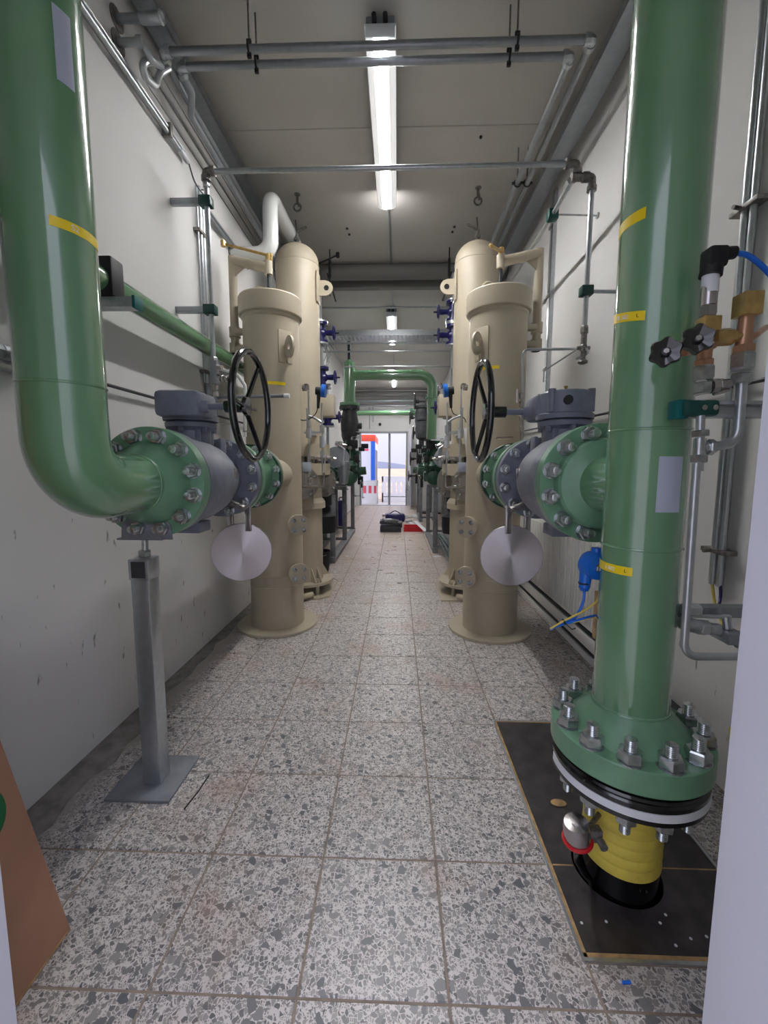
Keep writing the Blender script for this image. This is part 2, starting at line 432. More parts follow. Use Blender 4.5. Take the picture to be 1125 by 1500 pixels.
b = BM(); bx(b, XL-.25, XL, YF-.3, YB+.25, -.25, ZC+.3); struct('wall_left', b, 'wall')
b = BM(); bx(b, XR, XR+.25, YF-.3, YB+.25, -.25, ZC+.3); struct('wall_right', b, 'wall')
JL, JR, DH = -.596, .458, 2.75
b = BM(); bx(b, XL, JL-.05, YF-.27, YF, -.25, ZC+.3); bx(b, JR+.05, XR, YF-.27, YF, -.25, ZC+.3); bx(b, JL-.05, JR+.05, YF-.27, YF, DH+.05, ZC+.3)
struct('wall_front', b, 'wall')
BL, BR, BH = -1.35, .36, 2.62
b = BM(); bx(b, XL, BL, YB, YB+.22, -.25, ZC+.3); bx(b, BR, XR, YB, YB+.22, -.25, ZC+.3); bx(b, BL, BR, YB, YB+.22, BH, ZC+.3)
struct('wall_back', b, 'wall')
# ceiling: concrete slabs with a joint between each
b = BM(); bx(b, XL-.25, XR+.25, YF-.3, YB+.25, ZC+.03, ZC+.3); ceil = struct('ceiling', b, 'ceiling')
ys = [YF, 1.2, 3.61, 6.02, 8.43, 10.84, 13.25, YB]
for i in range(7):
    b = BM(); box(b, ((XL+XR)/2, (ys[i]+ys[i+1])/2, ZC+.02), (XR-XL, ys[i+1]-ys[i]-.006, .04))
    bmesh.ops.bevel(b, geom=[e for e in b.edges if abs(e.verts[0].co.y-e.verts[1].co.y) < 1e-5 and e.verts[0].co.z < ZC+.01 and e.verts[1].co.z < ZC+.01], offset=.003, segments=1, affect='EDGES')
    obj('ceiling_slab', b, 'ceiling', ceil)
# front doorway frame (the camera looks in through it)
b = BM()
bx(b, JR, JR+.05, YF-.31, YF+.004, -.02, DH+.05, .003); bx(b, JR-.022, JR, YF-.31, YF-.14, -.02, DH, .002)
bx(b, JL-.05, JL, YF-.31, YF+.004, -.02, DH+.05, .003); bx(b, JL, JL+.022, YF-.31, YF-.14, -.02, DH, .002)
bx(b, JL-.05, JR+.05, YF-.31, YF+.004, DH, DH+.05, .003)
struct('door_1', b, 'doorwhite')
b = BM()
bx(b, BL, BL+.06, YB-.01, YB+.2, 0, BH); bx(b, BR-.06, BR, YB-.01, YB+.2, 0, BH); bx(b, BL, BR, YB-.01, YB+.2, BH-.06, BH)
bx(b, BL, BR, YB, YB+.2, -.012, .012)
struct('door_2', b, 'galvdull')
# pit frame
b = BM()
for x0, x1, y0, y1 in ((PX0-.010, PX0, PY0-.01, PY1+.01), (PX1, PX1+.010, PY0-.01, PY1+.01), (PX0, PX1, PY0-.01, PY0), (PX0, PX1, PY1, PY1+.01)):
    bx(b, x0, x1, y0, y1, -.06, .001)
pf = obj('trim_2', b, 'galv'); pf['kind'] = 'structure'
b = BM()
bx(b, PX0, PX0+.011, PY0, PY1, -.03, -.001); bx(b, PX0, PX1, PY0, PY0+.013, -.03, -.001); bx(b, PX0, PX1, PY1-.006, PY1, -.03, -.001)
pf = obj('trim_3', b, 'wood'); pf['kind'] = 'structure'
b = BM()
for x0, x1, y0, y1 in ((PX0-.02, PX0, PY0, PY1), (PX1, PX1+.02, PY0, PY1), (PX0, PX1, PY0-.02, PY0), (PX0, PX1, PY1, PY1+.02)):
    bx(b, x0, x1, y0, y1, -.7, -.02)
pf = obj('trim_4', b, 'pitdark'); pf['kind'] = 'structure'

# ================================================================== PIT COVER BOARDS
RX, RY = .77, 1.33     # right riser axis
hr = .142; cy = 1.347
def arc(a0, a1, n=24): return [(RX+hr*math.cos(a0+(a1-a0)*i/n), cy+hr*math.sin(a0+(a1-a0)*i/n)) for i in range(n+1)]
b = BM(); prism(b, [(PX0+.013, PY0+.014), (PX1-.004, PY0+.014), (PX1-.004, cy-.002)]+arc(0, -PI)+[(PX0+.013, cy-.002)], -.02, -.001)
tag(obj('cover_board', b, 'plyblack'), 'black coated board over the floor pit, the nearer one with white paint specks', 'board', 'pit cover boards')
b = BM(); prism(b, [(PX0+.013, cy+.003)]+arc(PI, 0)+[(PX1-.004, cy+.003), (PX1-.004, PY1-.008), (PX0+.013, PY1-.008)], -.02, -.001)
tag(obj('cover_board', b, 'plyblack'), 'black coated board over the floor pit, the farther one with the wood chip on it', 'board', 'pit cover boards')
b = BM(); bx(b, PX0+.013, RX-hr-.003, cy-.002, cy+.003, -.015, -.0005); bx(b, RX+hr+.003, PX1-.004, cy-.002, cy+.003, -.015, -.0005)
tag(obj('joint_strip', b, 'wood'), 'thin wooden strip between the two black pit boards', 'strip')

# ================================================================== CARDBOARD BOX leaning at the left
def lean(px0, px1, y0, y1, z0, z1):  # sheared towards the wall
    return lambda x, y, z: V((x-.262*z, y, z))
b = BM(); f = lambda x, y, z: V((x-.262*z, y, z))
cb = thing('cardboard_box', 'flat brown cardboard box leaning on the left wall by the doorway', 'box', (-1.0, .85, 0))
prism(b, [(-.976, .60), (-.976, 1.088), (-1.04, 1.088), (-1.04, .60)], .0, 1.68, f); obj('carton', b, 'cardboard', cb)
b = BM(); bx(b, -1.036, -.98, .61, 1.08, 0, .006)
prism(b, [(-.9735, .605), (-.9735, 1.083), (-.977, 1.083), (-.977, .605)], .004, .007, f); obj('bottom_flap', b, 'wood', cb)
b = BM(); rs = [[V((-.262*.56-.976+t-.262*(.06*math.sin(a)), .97+.075*math.cos(a), .458+.075*math.sin(a))) for a in [2*PI*i/28 for i in range(28)]] for t in (-.001, .0015)]
for r_ in rs:
    for v in r_: v.x = -.976-.262*v.z+(0 if r_ is rs[0] else .0012)
rings(b, rs); obj('printed_circle', b, 'printgreen', cb, 'round green print')

# ================================================================== LEFT GREEN RISER
LX, LY, LZ = -.995, 1.245, 1.322
def weld(parent, c, ax, R, m='green'):
    b = BM(); torus(b, c, ax, R, .0045, 48, 8); return obj('weld_seam', b, m, parent)
t = thing('riser_pipe', 'large glossy green riser pipe curving into the flange at left', 'pipe', (LX, LY, LZ-.13))
b = BM(); tube(b, [(LX, LY, ZC-.001), (LX, LY, LZ), (LX, 1.56, LZ)], .111, .30, 56, 20); obj('pipe_body', b, 'green', t)
weld(t, (LX, LY, LZ+.30), (0, 0, 1), .110); weld(t, (LX, 1.548, LZ), (0, 1, 0), .110)
b = BM(); lathe(b, [(.110, 0), (.112, .012), (.160, .075), (.168, .1), (.222, .1), (.2235, .103), (.2235, .157), (.222, .16), (.12, .16)], (LX, 1.553, LZ), (0, 1, 0), 72)
fl = obj('flange', b, 'green2', t)
boltring(t, (LX, 1.653, LZ), (0, -1, 0), .188, 12, BOLTB)
b = BM(); strip(b, (LX, LY), .111, math.radians(-52), math.radians(30), 2.025, 2.025, .026); tp = obj('tape_band', b, 'tape', t, 'yellow marking tape with S2')
text_on('S2', .022, (LX, LY), .111, math.radians(-22), 2.031, 0, tp)
b = BM(); strip(b, (LX, LY), .111, math.radians(-31), math.radians(-8), 2.40, 2.40, .18); obj('sticker', b, 'label', t, 'blank pale grey sticker')

# ================================================================== VALVES
def handwheel(parent, c, s, a0):
    """s = direction (+1/-1) in x that the shaft points"""
    c = V(c); hb = BM(); cyl(hb, c-V((.12*s, 0, 0)), c-V((.022*s, 0, 0)), .027, seg=28)
    lathe(hb, [(.03, 0), (.045, .015), (.04, .03)], c-V((.045*s, 0, 0)), (s, 0, 0), 28)
    hw = thing('handwheel', '', '', c) if False else None
    b = BM(); torus(b, c, (1, 0, 0), .232, .0155, 64, 14); rim = obj('handwheel_rim', b, 'black', parent, 'glossy black handwheel rim')
    obj('hub', hb, 'black', rim)
    for k in range(3):
        a = a0+2*PI*k/3; d = V((0, math.cos(a), math.sin(a))); b = BM()
        tube(b, [c-V((.032*s, 0, 0))+d*.02, c-V((.004*s, 0, 0))+d*.225], lambda q: .012-.002*q, 0, 10); obj('spoke', b, 'black', rim)
def valve(x0, y0, z, s, lab, wheel, a0):
    """ball valve, axis +y from y0 ; s=+1 shaft towards +x with the worm housing on the -y side"""
    t = thing('gate_valve', lab, 'valve', (x0, y0+.35, z-.23))
    b = BM()
    lathe(b, [(.12, .008), (.218, .008), (.2205, .012), (.2205, .056), (.216, .062), (.207, .062), (.207, .13), (.2, .142), (.196, .30), (.18, .40), (.155, .48), (.128, .56), (.124, .605), (.2, .612)], (x0, y0, z), (0, 1, 0), 72)
    lathe(b, [(.12, .612), (.214, .612), (.217, .616), (.217, .668), (.214, .672), (.1, .672)], (x0, y0, z), (0, 1, 0), 72)
    obj('body', b, 'valvegrey', t)
    boltring(t, (x0, y0+.612, z), (0, -1, 0), .187, 12, BOLT)
    yc = y0+.31
    b = BM(); lathe(b, [(.088, z+.13), (.088, 1.555), (.105, 1.57), (.114, 1.572), (.116, 1.592), (.10, 1.6)], (x0, yc, 0), (0, 0, 1), 40)
    for k in range(4):
        a = PI/4+k*PI/2; bx(b, x0+.09*math.cos(a)-.012, x0+.09*math.cos(a)+.012, yc+.09*math.sin(a)-.012, yc+.09*math.sin(a)+.012, z+.17, 1.56, .003)
    obj('bonnet', b, 'valvegrey', t)
    for k in range(6):
        a = PI/6+k*PI/3; b = BM(); hexa(b, (x0+.100*math.cos(a), yc+.100*math.sin(a), 1.55), (x0+.100*math.cos(a), yc+.100*math.sin(a), 1.572), .013); obj('bonnet_bolt', b, 'valvegrey', t)
    yw = yc-.135*s   # worm axis
    b = BM(); lathe(b, [(.10, 1.6), (.122, 1.602), (.124, 1.622), (.115, 1.628), (.112, 1.715), (.106, 1.722), (.06, 1.724)], (x0, yc, 0), (0, 0, 1), 48)
    bx(b, min(x0-s*.075, x0+s*.125), max(x0-s*.075, x0+s*.125), min(yw, yc)-(.055 if s > 0 else 0), max(yw, yc)+(0 if s > 0 else .055), 1.607, 1.722, .022)
    for dx, dy in ((.085, -.07), (.085, .07), (-.085, .07), (-.085, -.07)): cyl(b, (x0+dx, yc+dy, 1.63), (x0+dx, yc+dy, 1.728), .016, seg=12)
    cyl(b, (x0+s*.1, yw, 1.655), (x0+s*.15, yw, 1.655), .034, .026, 20)
    obj('gearbox', b, 'valvegrey', t)
    b = BM(); cyl(b, (x0, yc, 1.722), (x0, yc, 1.745), .006, seg=10); cyl(b, (x0, yc, 1.745), (x0, yc, 1.752), .009, seg=10); obj('grease_nipple', b, 'brass', t)
    if s < 0:
        b = BM(); p = V((x0-.03, yc-.108, 1.675)); cyl(b, p, p-V((0.003, .016, 0)), .019, seg=20); obj('plug', b, 'blackmatt', t)
    wx, wy = wheel
    b = BM(); cyl(b, (x0+s*.14, yw, 1.655), (wx-s*.1, yw, 1.655), .0145, seg=16); obj('shaft', b, 'valvegrey', t)
    handwheel(t, (wx, yw, 1.655), s, a0)
    b = BM(); box(b, (x0, y0+.25, z-.22), (.15, .12, .05), bev=.006); obj('foot', b, 'valvegrey', t)
    side = 1 if s > 0 else -1
    b = BM(); cx_ = x0+side*.185
    box(b, (x0+side*.178, y0+.36, z+.03), (.02, .05, .05), bev=.003); obj('name_plate', b, 'steel', t, 'small square metal name plate')
    b = BM(); box(b, (x0+side*.08, y0+.47, z+.165), (.018, .07, .09), bev=.006); obj('lifting_lug', b, 'valvegrey', t)
    b = BM(); p = V((x0+side*.11, y0+.47, z-.125)); cyl(b, p, p+V((side*.05, 0, -.02)), .017, seg=14); hexa(b, p+V((side*.05, 0, -.02)), p+V((side*.075, 0, -.03)), .016)
    cyl(b, p+V((side*.07, -.03, -.03)), p+V((side*.07, .035, -.02)), .006, seg=8); obj('drain_fitting', b, 'fitting', t)
    return t
valve(LX, 1.713, LZ, 1, 'blue-grey flanged gate valve with black handwheel on the left', (-.65, 1.9), PI/3)
valve(.757, 1.652, 1.328, -1, 'blue-grey flanged gate valve with black handwheel on the right', (.405, 2.0), PI)

def spool(x0, ya, yb, z, lab):
    t = thing('flange_spool', lab, 'pipe', (x0, ya, z-.22))
    b = BM(); lathe(b, [(.1, 0), (.215, 0), (.2185, .004), (.2185, .05), (.215, .054), (.165, .054), (.13, .12), (.128, .125)], (x0, ya, z), (0, 1, 0), 64); obj('flange', b, 'green2', t)
    b = BM(); lathe(b, [(.128, .12), (.128, yb-ya-.16), (.16, yb-ya-.08), (.2, yb-ya-.06)], (x0, ya, z), (0, 1, 0), 48); obj('pipe_body', b, 'green2', t)
    b = BM(); lathe(b, [(.1, 0), (.212, 0), (.2145, .004), (.2145, .05), (.212, .054), (.1, .054)], (x0, yb-.06, z), (0, 1, 0), 64); obj('flange', b, 'dgreen', t)
    boltring(t, (x0, yb-.06, z), (0, -1, 0), .184, 12, BOLT)
spool(LX, 2.405, 2.86, LZ, 'short green flanged pipe between left valve and beige filter')
spool(.757, 2.345, 2.80, 1.328, 'short green flanged pipe between right valve and beige filter')
def blind(x0, y, z, dx, ang, lab):
    t = thing('spectacle_blind', lab, 'blind', (x0+dx, y, z-.6))
    c = V((x0+dx, y, z-.435)); b = BM()
    o = None
    bb = BM(); lathe(bb, [(.168, -.009), (.171, -.007), (.171, .007), (.168, .009)], (0, 0, 0), (0, 0, 1), 72)
    me = mesh_of(bb, 'disc', 'spunsteel')
    q = (Matrix.Rotation(ang, 3, 'Z') @ basis((0, -1, 0))).to_quaternion()
    inst('disc', me, t, c, q)
    b = BM()
    for sx in (-.045, .06): box(b, (x0+dx*.8+sx, y, z-.225), (.034, .021, .17), bev=.002)
    obj('arm', b, 'steel', t)
blind(LX, 2.395, LZ, .085, .25, 'round polished steel blind disc hanging under the left valve')
blind(.757, 2.335, 1.328, -.115, -.15, 'round polished steel blind disc hanging under the right valve')

# ------------------------------------------------------------------ pipe support stand
t = thing('pipe_stand', 'galvanised square post with base plate under the left flange', 'support', (-1.06, 1.69, 0))
b = BM(); box(b, (-1.075, 1.70, .006), (.275, .275, .012), bev=.002)
for sx in (-1, 1):
    for sy in (-1, 1): cyl(b, (-1.075+sx*.115, 1.70+sy*.115, .011), (-1.075+sx*.115, 1.70+sy*.115, .0128), .009, seg=12)
obj('base_plate', b, 'plategrey', t)
b = BM(); box(b, (-1.06, 1.69, .5), (.078, .078, .98), bev=.006); obj('post', b, 'galv', t)
b = BM(); box(b, (-1.06, 1.69, .965), (.086, .086, .09), bev=.006); obj('post_cap', b, 'galv', t)
b = BM(); bx(b, -1.09, -1.03, 1.645, 1.66, .93, 1.0, .003); obj('cap_window', b, 'darkgrey', t)
b = BM(); cyl(b, (-1.055, 1.69, .99), (-1.05, 1.69, 1.09), .013, seg=14); hexa(b, (-1.055, 1.69, 1.012), (-1.055, 1.69, 1.04), .026); obj('jack_screw', b, 'zinc', t)
b = BM(); box(b, (-1.045, 1.68, 1.093), (.19, .07, .008), bev=.002)
prism(b, [(-.105, 0), (.105, 0), (.1, .06), (.07, .085), (-.07, .085), (-.1, .06)], 0, .008, lambda x, y, z: V((LX-.02+x, 1.6525-z, 1.093+y)))
obj('saddle_bracket', b, 'plategrey', t)

# ================================================================== RIGHT GREEN RISER
t = thing('riser_pipe', 'large glossy green riser pipe standing on the bolted flange at right', 'pipe', (RX, RY, .46))
b = BM(); lathe(b, [(.109, .60), (.111, .62), (.111, ZC-.001)], (RX, RY, 0), (0, 0, 1), 64); obj('pipe_body', b, 'green', t)
for z in (1.145, 1.50, .622): weld(t, (RX, RY, z), (0, 0, 1), .1105)
b = BM(); lathe(b, [(.12, .466), (.233, .466), (.236, .47), (.236, .538), (.232, .542), (.185, .543), (.175, .552), (.116, .615), (.111, .63)], (RX, RY, 0), (0, 0, 1), 80)
obj('flange', b, 'green2', t)
boltring(t, (RX, RY, .542), (0, 0, 1), .2, 12, BOLTR, off=.1)
b = BM(); tube(b, [(RX-.005, 1.33, 1.328), (.757, 1.53, 1.328)], .104, 0, 48); obj('branch_pipe', b, 'green', t)
b = BM(); lathe(b, [(.104, 0), (.112, .004), (.160, .022), (.168, .034), (.17, .07), (.222, .07), (.2235, .073), (.2235, .127), (.222, .13), (.12, .13)], (.757, 1.522, 1.328), (0, 1, 0), 72); obj('branch_flange', b, 'green2', t)
boltring(t, (.757, 1.592, 1.328), (0, -1, 0), .188, 12, BOLTB)
for z, h, a0, a1, txt, dz in ((2.075, .03, -206, -142, None, 0), (1.80, .026, -206, -134, 'SL 502', .03), (1.065, .026, -212, -128, 'S 502', .0)):
    b = BM(); strip(b, (RX, RY), .111, math.radians(a0), math.radians(a1), z+dz, z, h); tp = obj('tape_band', b, 'tape', t, 'yellow marking tape')
    if txt:
        sl = -dz/(.111*math.radians(a1-a0)); text_on(txt, .017, (RX, RY), .111, math.radians(a1-36), z+.007-sl*.111*math.radians(36), sl, tp)
        text_on('L', .014, (RX, RY), .111, math.radians(a1-10), z+.009-sl*.02, sl, tp, 'blackmatt')
b = BM(); strip(b, (RX, RY), .111, math.radians(-104), math.radians(-68), 1.26, 1.26, .16); obj('sticker', b, 'label', t, 'blank pale grey sticker')

t = thing('ground_pipe', 'black pipe wrapped in yellow tape rising out of the floor pit', 'pipe', (RX, RY, -.7))
b = BM(); lathe(b, [(.118, -.7), (.118, .09)], (RX, RY, 0), (0, 0, 1), 48); obj('coated_pipe', b, 'black', t)
b = BM(); prof = []
for i in range(9):
    z = .085+.285*i/8; prof += [(.1215-.004*(i/8), z), (.1225-.004*(i/8), z+.012), (.1205-.004*(i/8), z+.0345)]
lathe(b, [(.117, .084)]+prof[:-1]+[(.118, .385)], (RX, RY, 0), (.012, 0, 1), 48); obj('yellow_wrap', b, 'yellow', t)
b = BM(); lathe(b, [(.12, .372), (.222, .372), (.228, .376), (.228, .392)], (RX, RY, 0), (0, 0, 1), 72)
lathe(b, [(.228, .417), (.228, .43), (.222, .436), (.12, .436)], (RX, RY, 0), (0, 0, 1), 72); lathe(b, [(.226, .39), (.226, .419)], (RX, RY, 0), (0, 0, 1), 72)
lathe(b, [(.12, .44), (.226, .44), (.23, .446), (.226, .453), (.12, .453)], (RX, RY, 0), (0, 0, 1), 72)
lathe(b, [(.17, .43), (.17, .468)], (RX, RY, 0), (0, 0, 1), 48)
lf = obj('lower_flange', b, 'black', t, 'black insulated flange with white stripe')
b = BM(); strip(b, (RX, RY), .2265, math.radians(-188), math.radians(-38), .392, .392, .024, 48, .0035); obj('white_stripe', b, 'labelwhite', lf)
B_ = basis((0, 0, -1)).to_quaternion()
boltring(t, (RX, RY, .372), (0, 0, -1), .19, 12, BOLTB, off=-.1)
b = BM()
for i in range(12):
    a = 2*PI*(i+.1)/12; cyl(b, (RX+.2*math.cos(a), RY+.2*math.sin(a), .43), (RX+.2*math.cos(a), RY+.2*math.sin(a), .468), .011, seg=8)
obj('stud_shanks', b, 'zinc', t)
# spark gap on the yellow pipe
t = thing('spark_gap', 'small silver capped spark gap with red collar on yellow pipe', 'device', (.63, 1.24, .2))
c = V((.565, 1.205, .262)); ax = V((-.15, -.1, 1)).normalized()
b = BM(); lathe(b, [(.034, -.03), (.039, -.02), (.040, .018), (.036, .034), (.018, .038), (.018, .042), (.008, .043)], c, ax, 32); obj('cap', b, 'steel', t)
b = BM(); torus(b, c-ax*.028, ax, .040, .006, 32, 8); cyl(b, c-ax*.03, c-ax*.065+V((.006, 0, 0)), .018, .014, 20); obj('red_collar', b, 'red', t, 'red plastic collar')
b = BM(); box(b, c+V((.055, .008, -.012)), (.045, .03, .04), bev=.003); cyl(b, c+V((.068, -.012, -.02)), c+V((.068, -.035, -.02)), .012, seg=12); cyl(b, c+V((.03, .01, -.01)), (RX-.1, RY-.05, .26), .008, seg=10); obj('clamp', b, 'fitting', t)
b = BM(); tube(b, curve_pts([c-ax*.06+V((.006, 0, 0)), c+V((.012, .02, -.11)), c+V((.045, .04, -.18)), (RX-.105, RY-.05, -.03), (RX-.1, RY-.05, -.3)]), .0085, seg=10); obj('cable', b, 'black', t)

# ================================================================== FILTER VESSELS
def vessel1(x0, y0, s, side, jf):
    z1 = 2.60
    t = thing('filter_vessel', f'beige cylindrical filter vessel with davit lid, standing at the {side} front', 'vessel', (x0, y0, 0))
    b = BM(); lathe(b, [(.225, 0), (.342, 0), (.345, .003), (.345, .02), (.342, .023), (.23, .023)], (x0, y0, 0), (0, 0, 1), 72); obj('base_flange', b, 'beige', t)
    b = BM(); lathe(b, [(.2255, .02), (.2255, .375), (.229, .38), (.2255, .386), (.2255, .47), (.229, .475), (.2255, .48), (.2255, 2.56), (.232, 2.57), (.232, z1)], (x0, y0, 0), (0, 0, 1), 72); obj('shell', b, 'beige', t)
    b = BM(); lathe(b, [(.23, z1-.01), (.244, z1-.008), (.252, z1), (.2535, z1+.008), (.2535, z1+.135), (.247, z1+.145), (.21, z1+.15), (.01, z1+.16)], (x0, y0, 0), (0, 0, 1), 72); lid = obj('lid', b, 'beige', t)
    # nozzle to the spool
    b = BM(); lathe(b, [(.12, 0), (.205, .0), (.207, .045), (.15, .05), (.13, .11), (.13, y0-jf)], (LX if s > 0 else .757, jf, LZ if s > 0 else 1.328), (0, 1, 0), 56); obj('nozzle', b, 'beige', t)
    # davit
    dx = x0-s*.315; dy = y0+.03
    b = BM(); cyl(b, (dx, dy, 2.40), (dx, dy, 3.10), .034, seg=28); obj('davit_post', b, 'beige', t)
    for z in (2.37, 2.50):
        b = BM(); cyl(b, (dx, dy, z-.04), (dx, dy, z+.04), .046, seg=28)
        box(b, ((dx+x0)/2-s*.05, dy-.02, z), (.2, .05, .045), bev=.004); obj('sleeve', b, 'beige', t)
    b = BM(); cyl(b, (dx, dy, 2.405), (dx, dy, 2.465), .032, seg=24); cyl(b, (dx, dy, 2.32), (dx, dy, 2.332), .032, seg=24); obj('bushing', b, 'blackmatt', t)
    b = BM(); tube(b, [(dx, dy, 3.07), (x0-s*.01, dy-.06, 2.985)], .038, 0, 24); prism(b, [(0, 0), (.14, 0), (0, -.12)], -.004, .004, lambda x, y, z: V((dx+s*(.02+x), dy-.02+z, 3.05+y)))
    cyl(b, (x0, dy-.06, 2.93), (x0, dy-.06, 3.03), .034, seg=24); obj('davit_arm', b, 'beige', t)
    b = BM(); cyl(b, (x0, dy-.06, z1+.15), (x0, dy-.06, 2.94), .014, seg=12); obj('lifting_screw', b, 'darkgrey', t)
    b = BM(); cyl(b, (x0, dy-.06, 3.03), (x0, dy-.06, 3.085), .022, seg=16)
    if s > 0: tube(b, [(x0+.03, dy-.06, 3.07), (x0-.33, dy-.14, 3.13)], .011, 0, 12); cyl(b, (x0+.02, dy-.055, 3.03), (x0+.02, dy-.055, 3.09), .016, seg=12); cyl(b, (x0-.33, dy-.14, 3.11), (x0-.33, dy-.14, 3.15), .02, seg=12)
    else: tube(b, [(x0, dy-.06, 3.06), (x0-.13, dy-.30, 2.985)], .012, 0, 12); lathe(b, [(.001, -.018), (.013, -.012), (.018, 0), (.013, .012), (.001, .018)], (x0-.13, dy-.3, 2.985), (0, 0, 1), 14)
    obj('tee_handle', b, 'brass', t, 'brass coloured tee handle')
    b = BM(); torus(b, (x0-.09, y0-.02, z1+.19), (0, 1, 0), .045, .012, 24, 8); obj('lid_eye', b, 'beige', lid)
    # lifting lug
    d = V((s*.7, -.71, 0)).normalized(); lx, ly, lz = x0+d.x*.228, y0+d.y*.228, 2.33
    b = BM(); B = Matrix((V((-d.y, d.x, 0)), V((0, 0, 1)), d)).transposed()
    box(b, V((lx, ly, lz))-d*.005, (.12, .25, .012), R=B, bev=.004)
    n = 24; P = []
    for i in range(n):
        a = 2*PI*i/n; P.append((a, 1))
    w = V((s, .0, 0)).cross(V((0, 0, 1)))
    ring0 = [V((lx, ly, lz-.01))+d*(.06+.062*math.cos(2*PI*i/n))+V((0, 0, .085*math.sin(2*PI*i/n))) for i in range(n)]
    hole = [V((lx, ly, lz-.01))+d*(.062+.02*math.cos(2*PI*i/n))+V((0, 0, .022*math.sin(2*PI*i/n))) for i in range(n)]
    sd = V((-d.y, d.x, 0))*.009
    rings(b, [[p-sd for p in ring0], [p+sd for p in ring0], [p+sd for p in hole], [p-sd for p in hole]], closed=True)
    obj('lifting_lug', b, 'beige', t)
    b = BM(); torus(b, V((lx, ly, lz-.105))+d*.03, (1, 0, 0), .02, .008, 16, 8); obj('cable_hook', b, 'beige', t)
    # two blind flanges low on the corridor side
    for z in (.915, .51):
        d = V((s*.45, -.9, 0)).normalized(); c = V((x0, y0, z))+V((s*.245, -.215, 0))
        b = BM(); cyl(b, c-V((s*.09, -.16, 0)), c-d*.02, .04, seg=28); lathe(b, [(.08, -.03), (.083, -.028), (.083, -.006), (.08, -.004), (.06, -.004)], c, d, 40); fn = obj('nozzle_flange', b, 'beige', t)
        b = BM(); lathe(b, [(.06, -.001), (.083, -.001), (.085, .001), (.085, .02), (.083, .022), (.01, .022)], c, d, 40); bf = obj('blind_flange', b, 'beige', t)
        B = basis(d); q = B.to_quaternion()
        for k in range(4):
            a = PI/4+k*PI/2; inst('bolt', BOLTS, bf, c+d*.022+V((-d.y, d.x, 0))*.055*math.cos(a)+V((0, 0, .055*math.sin(a))), q)
    b = BM(); sp_ = math.atan2(-1, s*.25); a0_, a1_ = (sp_-.15, sp_+.5) if s > 0 else (sp_-.5, sp_+.1)
    strip(b, (x0, y0), .2257, a0_, a1_, 2.03 if s > 0 else 2.13, 2.03 if s > 0 else 2.13, .025); obj('tape_band', b, 'tape', t, 'yellow marking tape')
vessel1(-1.05, 3.57, 1, 'left', 2.862)
vessel1(.80, 3.52, -1, 'right', 2.802)

